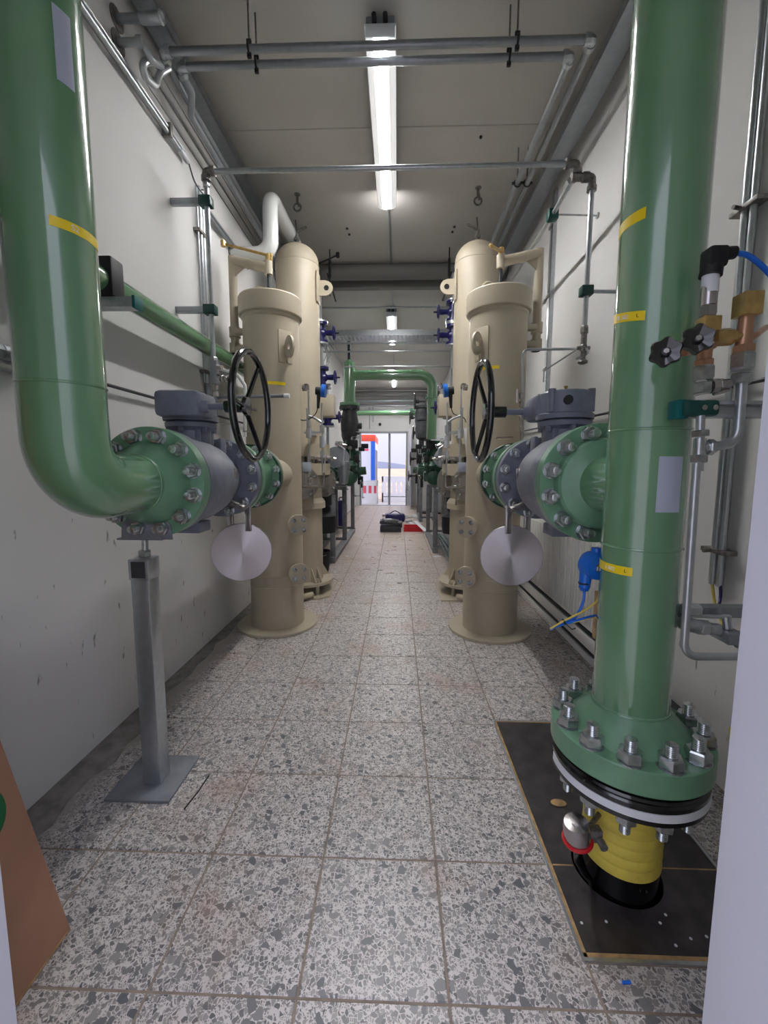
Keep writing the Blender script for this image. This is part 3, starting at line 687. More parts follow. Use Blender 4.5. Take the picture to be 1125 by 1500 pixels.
def vessel2(x0, y0, s, side):
    t = thing('filter_vessel', f'tall beige vessel with domed top behind the {side} front vessel', 'vessel', (x0, y0, 0)); R = .222
    b = BM(); prof = [(R, .15), (R, 1.30)]
    lathe(b, prof, (x0, y0, 0), (0, 0, 1), 64); obj('skirt', b, 'beige', t)
    b = BM(); prof = [(R, 1.3), (R, 3.44), (R+.004, 3.446), (R, 3.452)]+[(R*math.cos(a), 3.47+.19*math.sin(a)) for a in [PI/2*i/10 for i in range(1, 10)]]+[(.01, 3.66)]
    lathe(b, prof, (x0, y0, 0), (0, 0, 1), 64, True, True); obj('shell', b, 'beige', t)
    b = BM()
    lathe(b, [(R, .93), (R+.035, .94), (R+.035, 1.0), (R+.02, 1.03), (R, 1.05)], (x0, y0, 0), (0, 0, 1), 64); obj('collar', b, 'beige', t)
    b = BM(); lathe(b, [(R, 1.30), (.315, 1.30), (.315, 1.42), (R, 1.42)], (x0, y0, 0), (0, 0, 1), 56); obj('closure_flange', b, 'beige', t)
    b = BM(); lathe(b, [(R, 1.49), (.315, 1.49), (.315, 1.62), (R, 1.62)], (x0, y0, 0), (0, 0, 1), 56); obj('closure_flange', b, 'beige', t)
    me = None
    for k in range(16):
        a = 2*PI*k/16; b_ = BM()
        if me is None: cyl(b_, (0, 0, 0), (0, 0, .1), .014, seg=10); me = mesh_of(b_, 'closure_stud', 'darkgrey')
        else: b_.free()
        inst('closure_stud', me, t, (x0+.285*math.cos(a), y0+.285*math.sin(a), 1.41), Quaternion())
    b = BM(); lathe(b, [(R, .12), (.335, .12), (.335, .15), (R, .15)], (x0, y0, 0), (0, 0, 1), 64); obj('base_flange', b, 'beige', t)
    b = BM(); q = .34; k = .1
    prism(b, [(x0-q, y0-q), (x0+q-(k if s > 0 else 0), y0-q), (x0+q, y0-q+(k if s > 0 else 0)), (x0+q, y0+q), (x0-q, y0+q), (x0-q, y0-q)][:-1], .0, .02); obj('base_plate', b, 'beige', t)
    for dx, dy in ((s*.2, -.2), (s*.2, .2), (-s*.2, -.2), (-s*.2, .2)):
        b = BM(); cyl(b, (x0+dx, y0+dy, .02), (x0+dx, y0+dy, .12), .02, seg=14); hexa(b, (x0+dx, y0+dy, .15), (x0+dx, y0+dy, .19), .028); obj('jack_bolt', b, 'beige', t)
        b = BM(); d = V((dx, dy, 0)).normalized(); sd = V((-d.y, d.x, 0))*.006
        for o_ in (.035, -.035):
            of = V((-d.y, d.x, 0))*o_; A = [V((x0, y0, .15))+d*R+of, V((x0, y0, .15))+d*.32+of, V((x0, y0, .3))+d*(R+.005)+of]
            rings(b, [[p-sd for p in A], [p+sd for p in A]])
        obj('gusset', b, 'beige', t)
    b = BM(); tube(b, [(x0+s*.06, y0-.42, .05), (x0+s*.16, y0-.3, .05)], .032, 0, 18); tube(b, [(x0-s*.1, y0-.40, .05), (x0+s*.1, y0-.385, .05)], .032, 0, 18); obj('drain_pipe', b, 'beige', t)
    b = BM(); z = 3.22; n = 20
    prism(b, [(0, -.075), (.09, -.075)]+[(.09+.07*math.sin(a), -.07*math.cos(a)) for a in [PI*i/12 for i in range(1, 12)]]+[(.09, .075), (0, .075)], -.012, .012, lambda x, y, z_: V((x0+s*(R+x-.01), y0-.03+z_, z+y))); lg = obj('lifting_lug', b, 'beige', t)
    b = BM(); cyl(b, (x0+s*(R+.085), y0-.046, z), (x0+s*(R+.085), y0-.041, z), .026, seg=20); obj('lug_hole', b, 'pitdark', lg)
    b = BM(); box(b, (x0+s*(R-.002), y0-.03, z), (.02, .14, .3), bev=.006); obj('lug_pad', b, 'beige', t)
    # top vent valve
    b = BM(); cyl(b, (x0, y0, 3.65), (x0, y0, 3.78), .018, seg=12); hexa(b, (x0, y0, 3.70), (x0, y0, 3.73), .03); tube(b, [(x0-.0, y0, 3.77), (x0+.05*s, y0-.02, 3.80), (x0+.11*s, y0-.04, 3.81)], .012, 0, 10); tube(b, [(x0, y0, 3.77), (x0-.01, y0, 3.9)], .008, 0, 8); obj('vent_valve', b, 'fitting', t)
    # side nozzles with bare steel blind flanges
    for (dx, dy, z, r, d) in ((s*.10, -.33, 1.22, .17, V((s*.6, -.8, 0))), (s*.25, .10, 1.22, .17, V((s*.82, -.57, 0)))):
        d.normalize(); c = V((x0+dx, y0+dy, z)); b = BM(); cyl(b, V((x0, y0, z))+d*.1, c, .09, seg=24); lathe(b, [(r-.03, -.04), (r-.005, -.038), (r, -.02), (r, 0), (r-.004, .004), (r*.6, .004), (r*.58, .008), (.01, .008)], c, d, 44); nf = obj('steel_flange', b, 'flangesteel', t, 'bare steel flange')
        qq = basis(d).to_quaternion(); B = basis(d)
        for k in range(8): a = 2*PI*(k+.5)/8; inst('bolt', BOLTS, nf, c+d*.004+B @ V((r*.8*math.cos(a), r*.8*math.sin(a), 0)), qq)
    b = BM(); bx(b, min(x0+s*.08, x0+s*.36), max(x0+s*.08, x0+s*.36), y0+.02, y0+.2, 1.93, 2.16, .004); obj('sheet_cover', b, 'beige', t)
    return t
vessel2(-1.05, 4.56, 1, 'left'); vessel2(.80, 4.56, -1, 'right')

# ------------------------------------------------------------------ instrument rigs in front of the second vessels
def rig(x0, y, s, lab):
    t = thing('instrument_rig', lab, 'instrument', (x0, y, 1.1))
    X = lambda v: x0+s*v
    for v, z0, z1 in ((0, 1.20, 2.12), (.125, 1.3, 1.98)):
        b = BM(); cyl(b, (X(v), y, z0), (X(v), y, z1), .008, seg=10); obj('impulse_tube', b, 'galv', t)
    b = BM(); tube(b, [(X(0), y, 2.10), (X(0), y, 2.15), (X(-.04), y+.02, 2.15)], .009, .02, 10); hexa(b, (X(-.03), y+.02, 2.12), (X(-.055), y+.03, 2.12), .03); obj('elbow_fitting', b, 'fitting', t)
    b = BM()
    for v, z in ((0, 1.78), (0, 1.46), (.125, 1.74), (.125, 1.50)): hexa(b, (X(v), y, z-.035), (X(v), y, z+.035), .022)
    box(b, (X(0), y, 1.70), (.05, .05, .09), bev=.004); box(b, (X(.125), y, 1.62), (.045, .05, .11), bev=.004)
    cyl(b, (X(-.01), y-.02, 1.80), (X(-.01), y-.02, 1.93), .008, seg=8); tube(b, [(X(0), y, 1.86), (X(.06), y, 1.84), (X(.12), y, 1.80)], .012, 0, 10)
    obj('needle_valve', b, 'galv', t)
    b = BM(); tube(b, [(X(-.02), y, 1.46), (X(.16), y, 1.48), (X(.25), y+.02, 1.46)], .013, 0, 10)
    for v in (.02, .08, .14, .2): hexa(b, (X(v), y-.01, 1.465), (X(v+.03), y-.01, 1.465), .022)
    obj('manifold', b, 'steel', t)
    b = BM(); box(b, (X(-.02), y-.03, 1.385), (.085, .008, .09), bev=.002); pl = obj('tag_plate', b, 'label', t, 'small square pale tag plate')
    b = BM()
    for z in (1.30, 1.25, 1.2): hexa(b, (X(-.0), y-.01, z-.015), (X(.0), y-.01, z+.015), .02)
    tube(b, [(X(-.2), y-.02, 1.195), (X(.13), y-.02, 1.2), (X(.14), y-.02, 1.33)], .011, .02, 10); hexa(b, (X(-.16), y-.02, 1.195), (X(-.12), y-.02, 1.195), .022)
    cyl(b, (X(.03), y-.03, 1.17), (X(.03), y-.03, 1.03), .007, seg=8); obj('drain_manifold', b, 'steel', t)
    b = BM(); bx(b, min(X(-.01), X(.14)), max(X(-.01), X(.14)), y+.012, y+.03, 1.70, 1.72, .002); bx(b, min(X(-.05), X(-.01)), max(X(-.05), X(-.01)), y+.012, y+.46, 1.70, 1.72, .002); obj('mounting_bracket', b, 'galv', t)
    # transmitter
    b = BM(); cyl(b, (X(.07), y, 2.09), (X(.13), y, 2.085), .036, seg=24); cyl(b, (X(.10), y-.005, 2.07), (X(.09), y, 1.93), .02, .012, 16); tr = obj('transmitter_body', b, 'blackmatt', t)
    b = BM(); cyl(b, (X(.125), y, 2.09), (X(.165), y, 2.085), .06, seg=28); obj('transmitter_cover', b, 'blueplastic', tr, 'blue round cover')
    b = BM(); box(b, (X(.19), y+.01, 2.13), (.04, .04, .05), bev=.005); obj('sensor_block', b, 'steel', tr)
    b = BM(); P = [(X(.09), y, 1.94), (X(.06), y-.01, 1.87), (X(-.02), y-.02, 1.82), (X(-.10), y-.02, 1.84), (X(-.155), y-.02, 1.95), (X(-.16), y-.02, 2.02)] if s > 0 else [(X(.09), y, 1.94), (X(.07), y-.01, 1.88), (X(.02), y, 1.86), (X(-.03), y, 1.84), (X(-.05), y, 1.8)]
    tube(b, curve_pts(P), .0045, seg=8); obj('cable', b, 'blackmatt', t)
    if s > 0:
        b = BM(); box(b, (X(-.145), y-.02, 2.05), (.03, .035, .11), R=Matrix.Rotation(.35, 3, 'Y'), bev=.006); obj('cable_sensor', b, 'cyanblue', t)
    else:
        b = BM(); box(b, (X(-.06), y-.01, 1.62), (.03, .03, .26), R=Matrix.Rotation(-.12, 3, 'Y'), bev=.006); obj('white_cylinder', b, 'white', t)
    return t
rig(-.835, 3.98, 1, 'silver tubing with blue pressure transmitter in front of left tall vessel')
rig(.585, 3.98, -1, 'silver tubing with blue pressure transmitter in front of right tall vessel')
# conduit across the left front vessel
t = thing('sensor_conduit', 'grey plastic conduit crossing behind the left handwheel', 'conduit', (-1.1, 3.2, 1.9))
b = BM(); tube(b, [W(300, 582, y=3.25), W(418, 580, y=3.25)], .013, 0, 12); obj('conduit_tube', b, 'plategrey', t)
b = BM(); tube(b, [W(416, 580, y=3.25), W(424, 580, y=3.25)], .017, 0, 12); obj('end_sleeve', b, 'labelwhite', t)
# blue valves on the corridor side of the tall vessels
def bluevalve(p, s, lab, L=.2):
    p = V(p); t = thing('stop_valve', lab, 'valve', p-V((0, 0, .1)), 'blue stop valves above the corridor')
    b = BM(); tube(b, [p+V((-s*.02, 0, -.12)), p+V((-s*.02, 0, .12))], .05, 0, 18); cyl(b, p+V((-s*.02, 0, .09)), p+V((-s*.02, 0, .12)), .085, seg=24); cyl(b, p+V((-s*.02, 0, -.12)), p+V((-s*.02, 0, -.09)), .085, seg=24)
    lathe(b, [(.06, 0), (.05, .03), (.03, .05), (.035, L*.6), (.025, L*.65)], p, (s, 0, 0), 18); obj('body', b, 'navy', t)
    b = BM(); c = p+V((s*(L*.72), 0, 0)); torus(b, c, (1, 0, 0), .075, .011, 24, 8)
    for k in range(3): a = k*2*PI/3; cyl(b, c, c+V((0, .075*math.cos(a), .075*math.sin(a))), .008, seg=6)
    cyl(b, p, c+V((s*.03, 0, 0)), .014, seg=10); obj('handwheel', b, 'navy', t)
    b = BM(); cyl(b, c, c+V((s*.06, 0, 0)), .01, seg=8); obj('spindle', b, 'blackmatt', t)
    b = BM(); cyl(b, p+V((-s*.02, 0, .12)), p+V((-s*.02, 0, .135)), .09, seg=20); cyl(b, p+V((-s*.02, 0, -.135)), p+V((-s*.02, 0, -.12)), .09, seg=20); cyl(b, p+V((-s*.02, 0, -.4)), p+V((-s*.02, 0, -.13)), .02, seg=10); cyl(b, p+V((-s*.02, 0, .13)), p+V((-s*.02, 0, .45)), .02, seg=10); obj('flange_pair', b, 'galv', t)
bluevalve(W(472, 488, y=5.3), 1, 'upper blue stop valve beside left tall vessel')
bluevalve(W(474, 553, y=5.3), 1, 'middle blue stop valve beside left tall vessel')
bluevalve(W(482, 611, y=5.9), 1, 'lower blue stop valve beside left tall vessel')
bluevalve(W(661, 457, y=5.4), -1, 'topmost blue stop valve beside right tall vessel', .22)
bluevalve(W(661, 491, y=5.4), -1, 'second blue stop valve beside right tall vessel', .22)
bluevalve(W(657, 597, y=5.2), -1, 'lowest blue stop valve beside right tall vessel', .22)

# ================================================================== WALL-SIDE PIPES, LEFT
t = thing('wall_pipe', 'long green pipe running along the left wall on brackets', 'pipe', (-1.33, 4, 2.17))
b = BM(); cyl(b, (-1.345, YF+.002, 2.222), (-1.345, 8.6, 2.232), .056, seg=28); obj('pipe_body', b, 'green', t)
for i, y in enumerate((1.38, 1.97)):
    br = thing('pipe_bracket', ['grey wall bracket with dark clamp behind the left riser', 'grey wall bracket with black pipe clamp right of the left riser'][i], 'bracket', (-1.35, y, 2.1), 'green pipe brackets')
    b = BM(); bx(b, XL, -1.2, y-.03, y+.03, 2.105, 2.15, .002); obj('arm', b, 'galv', br)
    b = BM(); bx(b, -1.2, -1.185, y-.033, y+.033, 2.10, 2.155, .003); obj('end_cap', b, 'teal', br)
    b = BM(); bx(b, -1.425, -1.275, y-.045, y+.045, 2.15, 2.32, .01); obj('clamp', b, 'blackmatt', br)
b = BM(); tube(b, [(XL+.03, 1.42, 1.795), (XL+.03, 4.2, 1.795)], .0085, 0, 10)
tag(obj('thin_conduit', b, 'darkgrey'), 'thin dark rod along the left wall behind the left valve', 'conduit')
t = thing('wall_clamp', 'grey coupling on wall rail at the left picture edge', 'fitting', (XL+.05, 1.5, 1.77))
b = BM(); bx(b, XL, XL+.04, 1.42, 1.65, 1.745, 1.77, .002); obj('rail', b, 'galv', t)
b = BM(); hexa(b, (XL+.05, 1.45, 1.80), (XL+.05, 1.52, 1.80), .034); cyl(b, (XL+.05, 1.52, 1.80), (XL+.05, 1.66, 1.80), .03, seg=18); obj('coupling', b, 'galvdull', t)

# vent crossing pipe with drop on the left and right
YV = 2.9
t = thing('vent_pipe', 'thin galvanised pipe crossing under the lamp with elbow drops either side', 'pipe', (-.1, YV, 2.2))
pL = W(316, 251, y=YV); pR = W(838, 240, y=YV); zc = (pL.z+pR.z)/2
xl = W(303, 290, y=YV).x; 
b = BM(); cyl(b, (xl+.06, YV, pL.z), (pR.x-.03, YV, pR.z), .0165, seg=16); obj('cross_pipe', b, 'galv', t)
b = BM(); cyl(b, (xl, YV, pL.z-.05), (xl+.0, YV, 2.10), .0165, seg=16); obj('drop_pipe', b, 'galv', t)
def fit_el(bm, a, c, d, r=.024):
    tube(bm, [a, c, d], r, r*.8, 14, 5)
    for p, q in ((a, c), (d, c)):
        v = (V(q)-V(p)).normalized(); cyl(bm, V(p)-v*.012, V(p)+v*.016, r*1.25, seg=12)
b = BM(); fit_el(b, (xl, YV, pL.z-.045), (xl, YV, pL.z), (xl+.05, YV, pL.z)); obj('elbow', b, 'fitting', t)
hexb = BM(); hexa(hexb, (xl, YV, pL.z-.10), (xl, YV, pL.z-.06), .024); obj('union_nut', hexb, 'zinc', t)
px_ = pR.x
b = BM(); fit_el(b, (px_-.03, YV, pR.z), (px_+.03, YV, pR.z), (px_+.03, YV-.01, pR.z-.06)); 
fit_el(b, (px_+.01, YV, pR.z-.08), (px_+.06, YV, pR.z-.08), (px_+.085, YV, pR.z-.08)); fit_el(b, (px_+.09, YV, pR.z-.08), (px_+.13, YV, pR.z-.08), (px_+.13, YV, pR.z-.15)); obj('elbow', b, 'fitting', t)
xr = px_+.13
b = BM(); cyl(b, (xr, YV, pR.z-.16), (xr, YV, 2.30), .0165, seg=16); obj('drop_pipe', b, 'galv', t)
b = BM(); tube(b, [(px_+.0, YV+.02, pR.z-.10), (px_-.0, YV+.22, pR.z-.12), (px_, 6.6, pR.z-.1)], .0155, .02, 14); hexa(b, (px_+.0, YV+.01, pR.z-.09), (px_, YV+.07, pR.z-.1), .026); obj('branch_run', b, 'galv', t)
b = BM(); hexa(b, (xr, YV, 2.26), (xr, YV, 2.31), .026); cyl(b, (xr, YV, 2.18), (xr, YV, 2.26), .019, seg=12); hexa(b, (xr, YV, 2.15), (xr, YV, 2.19), .025)
torus(b, (xr, YV, 2.08), (0, 0, 1), .02, .012, 16, 8); cyl(b, (xr-.04, YV, 2.17), (xr+.04, YV, 2.17), .012, seg=10); cyl(b, (xr, YV, 2.09), (xr, YV, 2.16), .016, seg=10); obj('drain_valve', b, 'fitting', t)
for z, sgn in ((3.105, 0), (2.43, 0)):
    br = thing('wall_strut', ['grey strut arm with dark green clamp, the upper on the left wall', 'grey strut arm with dark green clamp, the lower on the left wall'][z < 3], 'bracket', (XL, YV, z-.03), 'strut arms on the left wall')
    b = BM(); bx(b, XL, xl-.03, YV-.02, YV+.012, z-.02, z+.02, .002); obj('arm', b, 'galvdull', br)
    b = BM(); bx(b, xl-.045, xl+.035, YV-.035, YV+.03, z-.03, z+.03, .006); obj('clamp', b, 'tealdark', br)
br = thing('wall_strut', 'dark green clamp on short arm holding the right drop pipe', 'bracket', (XR, YV, 2.5))
b = BM(); cyl(b, (xr, YV, 2.525), (XR, YV+.01, 2.525), .012, seg=10); obj('arm', b, 'galvdull', br)
b = BM(); bx(b, xr-.04, xr+.035, YV-.035, YV+.03, 2.495, 2.555, .006); obj('clamp', b, 'tealdark', br)
br = thing('wall_strut', 'dark green clamp with thin threaded rod on the right slanting run', 'bracket', (1.2, 3.2, 3.1))
zc_ = pR.z-.12
b = BM(); cyl(b, (px_, 3.22, zc_), (XR, 3.24, zc_), .006, seg=8); cyl(b, (XR-.01, 3.24, zc_), (XR, 3.24, zc_), .02, seg=12); obj('rod', b, 'galv', br)
b = BM(); bx(b, px_-.035, px_+.035, 3.19, 3.25, zc_-.04, zc_+.03, .006); obj('clamp', b, 'tealdark', br)
# valve block at the foot of the left drop pipe
t = thing('valve_block', 'silver valve block at the foot of the left drop pipe', 'valve', (xl, YV, 1.8))
b = BM(); box(b, (xl+.005, YV, 2.02), (.05, .05, .16), bev=.005); hexa(b, (xl, YV, 2.08), (xl, YV, 2.125), .03); obj('block', b, 'galvdull', t)
b = BM(); tube(b, [(xl+.03, YV-.02, 2.0), (xl+.13, YV-.02, 1.97)], .012, 0, 10)
for k in (.05, .08, .11): hexa(b, (xl+k, YV-.02, 1.995-k*.2), (xl+k+.02, YV-.02, 1.99-k*.2), .024)
for z in (1.93, 1.88): hexa(b, (xl+.01, YV-.01, z-.02), (xl+.01, YV-.01, z+.015), .022)
tube(b, [(xl+.02, YV-.01, 2.06), (xl+.07, YV-.03, 2.05)], .014, 0, 10); obj('fittings', b, 'steel', t)
t = thing('impulse_line', 'white bent impulse tube behind the left handwheel', 'pipe', (-1.2, 3.1, 1.4))
b = BM(); tube(b, [W(322, 540, y=3.2), W(350, 551, y=3.2), W(359, 565, y=3.2), W(359, 640, y=3.2)], .013, .04, 12); obj('tube', b, 'whitepipe', t)
for q in (600, 632):
    b = BM(); p = W(356, q, y=3.15); cyl(b, p, W(374, q, y=3.1), .006, seg=8); cyl(b, W(372, q, y=3.1), W(376, q, y=3.1), .011, seg=10); obj('lever', b, 'steel', t)
b = BM(); tube(b, [W(322, 621, y=3.2), W(350, 621, y=3.2)], .006, 0, 8); tube(b, [W(338, 600, y=3.25), W(338, 650, y=3.25)], .006, 0, 8); obj('branch', b, 'galv', t)
# vertical conduits on the left wall
t = thing('conduit_pair', 'pair of vertical steel conduits on the left wall with cable loop', 'conduit', (XL+.03, 3.25, 2.0))
for dy, z0, z1, r in ((-.045, 2.02, 3.40, .007), (.0, 2.0, 3.42, .013), (.045, 2.02, 3.36, .011)):
    b = BM(); cyl(b, (XL+.03, 3.25+dy, z0), (XL+.03, 3.25+dy, z1), r, seg=12); obj('conduit_tube', b, 'galv', t)
for z in (3.1, 2.1):
    b = BM(); bx(b, XL, XL+.05, 3.19, 3.31, z-.012, z+.012, .002); obj('clip', b, 'fitting', t)
b = BM(); cyl(b, (XL+.03, 3.25, 1.86), (XL+.03, 3.25, 2.02), .017, seg=12); obj('end_sleeve', b, 'plategrey', t)
b = BM(); tube(b, curve_pts([(XL+.03, 3.25, 1.87), (XL+.035, 3.26, 1.78), (XL+.06, 3.3, 1.70)]), .005, seg=8); obj('cable', b, 'navy', t)
b = BM(); tube(b, curve_pts([(XL+.04, 3.08, 3.47), (XL+.05, 3.15, 3.38), (XL+.07, 3.28, 3.36), (XL+.05, 3.3, 3.42), (XL+.03, 3.25, 3.40)]), .005, seg=8); obj('cable', b, 'darkgrey', t)
# conduits / trays high on the left wall
t = thing('conduit_run', 'twin conduits high on the left wall ending in a white sleeve', 'conduit', (XL+.03, 1.8, 3.45))
for dz, r in ((0, .0135), (.032, .0115)):
    b = BM(); cyl(b, (XL+.035, YF, 3.475+dz), (XL+.035, 3.03, 3.475+dz), r, seg=12); obj('conduit_tube', b, 'galv', t)
b = BM(); cyl(b, (XL+.035, 2.97, 3.475), (XL+.035, 3.08, 3.475), .018, seg=14); obj('end_sleeve', b, 'labelwhite', t)
b = BM(); bx(b, XL, XL+.06, 2.82, 2.845, 3.45, 3.53, .003); obj('clip', b, 'fitting', t)
t = thing('conduit_run', 'double conduit strip on the left wall above the front vessel', 'conduit', (XL+.03, 3.7, 3.3))
for dz in (0, .035):
    b = BM(); cyl(b, (XL+.03, 3.22, 3.30+dz), (XL+.03, 4.25, 3.30+dz), .0145, seg=12); obj('conduit_tube', b, 'galvdull', t)
for z, r, x in ((3.60, .004, .02), (3.68, .005, .03), (3.72, .004, .06)):
    b = BM(); cyl(b, (XL+x, 2.62, z), (XL+x, 6.0, z), r, seg=8); tag(obj('wire', b, 'fitting'), {3.60: 'lowest thin wire strung along the upper left wall', 3.68: 'middle thin wire strung along the upper left wall', 3.72: 'highest thin wire strung along the upper left wall'}[z], 'wire', 'wires on the upper left wall')
t = thing('cable_tray', 'grey cable tray in the left wall and ceiling corner', 'tray', (XL+.1, 5, 3.9))
b = BM(); bx(b, XL+.03, XL+.15, 1.5, 9.0, 3.90, 3.905); bx(b, XL+.03, XL+.034, 1.5, 9, 3.90, 3.96); bx(b, XL+.146, XL+.15, 1.5, 9, 3.90, 3.96); obj('trough', b, 'galvdull', t)
for k in range(4):
    y = 1.7+k*1.9; b = BM(); cyl(b, (XL+.09, y, 3.9), (XL+.09, y, ZC), .005, seg=8); obj('hanger', b, 'fitting', t)
# galvanised heating pipes crossing near the top of the picture
def hpipe(y, z, xa, xb, bend, ylen, lab, stub):
    t = thing('heating_pipe', lab, 'pipe', (0, y, z-.03))
    b = BM(); cyl(b, (xa+.03, y, z), (xb-.03, y, z), .0215, seg=18); obj('cross_pipe', b, 'galvdull', t)
    b = BM(); fit_el(b, (xb-.035, y, z), (xb, y, z), (xb, y+.04, z), .0245); obj('elbow', b, 'galv', t)
    b = BM(); cyl(b, (xb, y+.045, z), (xb, ylen, z), .0215, seg=18); obj('long_run', b, 'galvdull', t)
    b = BM(); fit_el(b, (xa+.035, y, z), (xa, y, z), (xa, y+.04, z-.01), .0245); obj('elbow', b, 'galv', t)
    b = BM(); tube(b, stub, .0205, .04, 16); obj('left_run', b, 'galvdull', t)
    return t
t1 = hpipe(2.65, 3.77, -1.37, 1.08, .04, 8, 'upper of two galvanised pipes crossing below the ceiling lamp', [(-1.37, 2.69, 3.76), (-1.375, 2.8, 3.75), (-1.375, 6.5, 3.75)])
t2 = hpipe(2.75, 3.775, -1.325, 1.0, .04, 8, 'lower of two galvanised pipes crossing below the ceiling lamp', [(-1.325, 2.79, 3.76), (-1.30, 2.85, 3.72), (-1.36, 2.95, 3.66), (-1.36, 6.5, 3.66)])
for zz, lab in ((3.725, 'upper capped galvanised pipe stub from the left wall'), (3.612, 'lower galvanised pipe stub from the left wall with elbow')):
    t = thing('pipe_stub', lab, 'pipe', (XL, 2.42, zz-.03))
    b = BM(); lathe(b, [(.055, 0), (.055, .004), (.03, .005)], (XL, 2.42, zz), (1, 0, 0), 24); obj('wall_rosette', b, 'fitting', t)
    if zz > 3.7:
        b = BM(); cyl(b, (XL, 2.42, zz), (XL+.2, 2.42, zz), .021, seg=16); obj('stub', b, 'galvdull', t)
        b = BM(); cyl(b, (XL+.13, 2.42, zz), (XL+.24, 2.42, zz), .027, seg=16); torus(b, (XL+.24, 2.42, zz), (1, 0, 0), .022, .009, 16, 8); obj('press_coupling', b, 'galv', t)
    else:
        b = BM(); tube(b, [(XL, 2.42, zz), (XL+.13, 2.42, zz), W(222, 88, x=-1.34), W(236, 96, x=-1.34)], .0195, .03, 14); tube(b, [W(222, 90, x=-1.36), W(207, 92, x=-1.38), W(213, 114, x=-1.40), W(229, 127, x=-1.40), W(233, 108, x=-1.36), W(247, 100, x=-1.33)], .0185, .04, 14); obj('swan_neck', b, 'galv', t)
        b = BM()
        for p in ((XL+.11, 2.42, zz),): cyl(b, p, (p[0]+.03, p[1], p[2]), .028, seg=16)
        obj('press_coupling', b, 'galv', t)
k = 0
for x, y, z in ((-.865, 2.65, 3.77), (-.855, 2.75, 3.775), (.66, 2.65, 3.77), (.64, 2.75, 3.775)):
    t = thing('pipe_hanger', ['threaded rod hanger, left one on the upper crossing pipe', 'threaded rod hanger, left one on the lower crossing pipe', 'threaded rod hanger, right one on the upper crossing pipe', 'threaded rod hanger, right one on the lower crossing pipe'][k], 'hanger', (x, y, z-.03), 'hangers of the crossing pipes'); k += 1
    b = BM(); cyl(b, (x, y, z+.03), (x, y, ZC), .0055, seg=8); obj('rod', b, 'fitting', t)
    b = BM(); torus(b, (x, y, z), (1, 0, 0), .027, .006, 20, 8); bx(b, x-.014, x+.014, y-.008, y+.008, z+.02, z+.05, .002); bx(b, x-.012, x+.012, y-.008, y+.008, z-.045, z-.02, .002); obj('clamp', b, 'blackmatt', t)
for x, lab in ((1.0, 'inner'), (1.08, 'outer')):
    t = thing('pipe_hanger', f'threaded rod hanger on the {lab} pipe run along the right ceiling', 'hanger', (x, 3.85, 3.74), 'hangers on the right pipe runs')
    b = BM(); cyl(b, (x, 3.85, 3.78), (x, 3.85, ZC), .0055, seg=8); obj('rod', b, 'fitting', t)
    b = BM(); torus(b, (x, 3.85, 3.772), (0, 1, 0), .027, .006, 20, 8); bx(b, x-.045, x+.045, 3.84, 3.86, 3.766, 3.78, .002); obj('clamp', b, 'blackmatt', t)
# right ceiling corner duct and conduits
t = thing('cable_tray', 'grey cable tray in the right wall and ceiling corner', 'tray', (XR-.1, 5, 3.85))
b = BM(); bx(b, XR-.2, XR-.06, 1.3, 9.0, 3.86, 3.865); bx(b, XR-.2, XR-.196, 1.3, 9, 3.86, 3.92); bx(b, XR-.064, XR-.06, 1.3, 9, 3.86, 3.92); obj('trough', b, 'galvdull', t)
b = BM(); cyl(b, (XR-.13, 1.3, 3.89), (XR-.13, 9, 3.89), .03, seg=14); obj('cables', b, 'ductgrey', t)
for k in range(4):
    y = 1.7+k*1.9; b = BM(); cyl(b, (XR-.13, y, 3.9), (XR-.13, y, ZC), .005, seg=8); obj('hanger', b, 'fitting', t)
t = thing('strut_channel', 'tall vertical strut channel on the right wall behind the front vessel', 'rail', (XR-.03, 4.1, .2))
b = BM(); bx(b, XR-.04, XR-.036, 4.06, 4.12, .2, 3.85); bx(b, XR-.04, XR, 4.06, 4.064, .2, 3.85); bx(b, XR-.04, XR, 4.116, 4.12, .2, 3.85); obj('channel', b, 'galv', t)
for z in (3.55, 2.95, 2.3):
    b = BM(); bx(b, XR-.052, XR-.036, 4.05, 4.13, z-.012, z+.012, .002); obj('clip', b, 'fitting', t)
# bent instrument tubing between right valve and wall
t = thing('impulse_line', 'thin bent steel tube looping beside the right gearbox', 'pipe', (1.0, 2.9, 1.6))
b = BM(); tube(b, [W(766, 590, y=3.0), W(766, 512, y=3.0), W(838, 511, y=3.0), W(874, 511, y=2.8), W(845, 525, y=3.0)], .0095, .04, 10); tube(b, [W(845, 512, y=3.05), W(797, 543, y=3.3), W(796, 560, y=3.3)], .006, .02, 8); obj('tube', b, 'galv', t)
b = BM()
for q in (580, 592, 612, 628): p = W(764, q, y=3.0); hexa(b, p-V((0, 0, .02)), p+V((0, 0, .02)), .018)
p = W(764, 613, y=3.0); cyl(b, p, W(790, 613, y=3.0), .008, seg=8); p = W(757, 570, y=3.0); cyl(b, p, W(757, 590, y=3.0), .008, seg=8); cyl(b, W(764, 575, y=3.0), W(764, 650, y=3.0), .01, seg=10); cyl(b, W(727, 642, y=2.95), W(752, 641, y=2.95), .009, seg=8)
obj('fittings', b, 'steel', t)
b = BM(); cyl(b, (XR-.03, 1.6, 1.72), (XR-.03, 5, 1.79), .0085, seg=8); tag(obj('thin_conduit', b, 'darkgrey'), 'thin dark rod along the right wall behind the right valve', 'conduit')
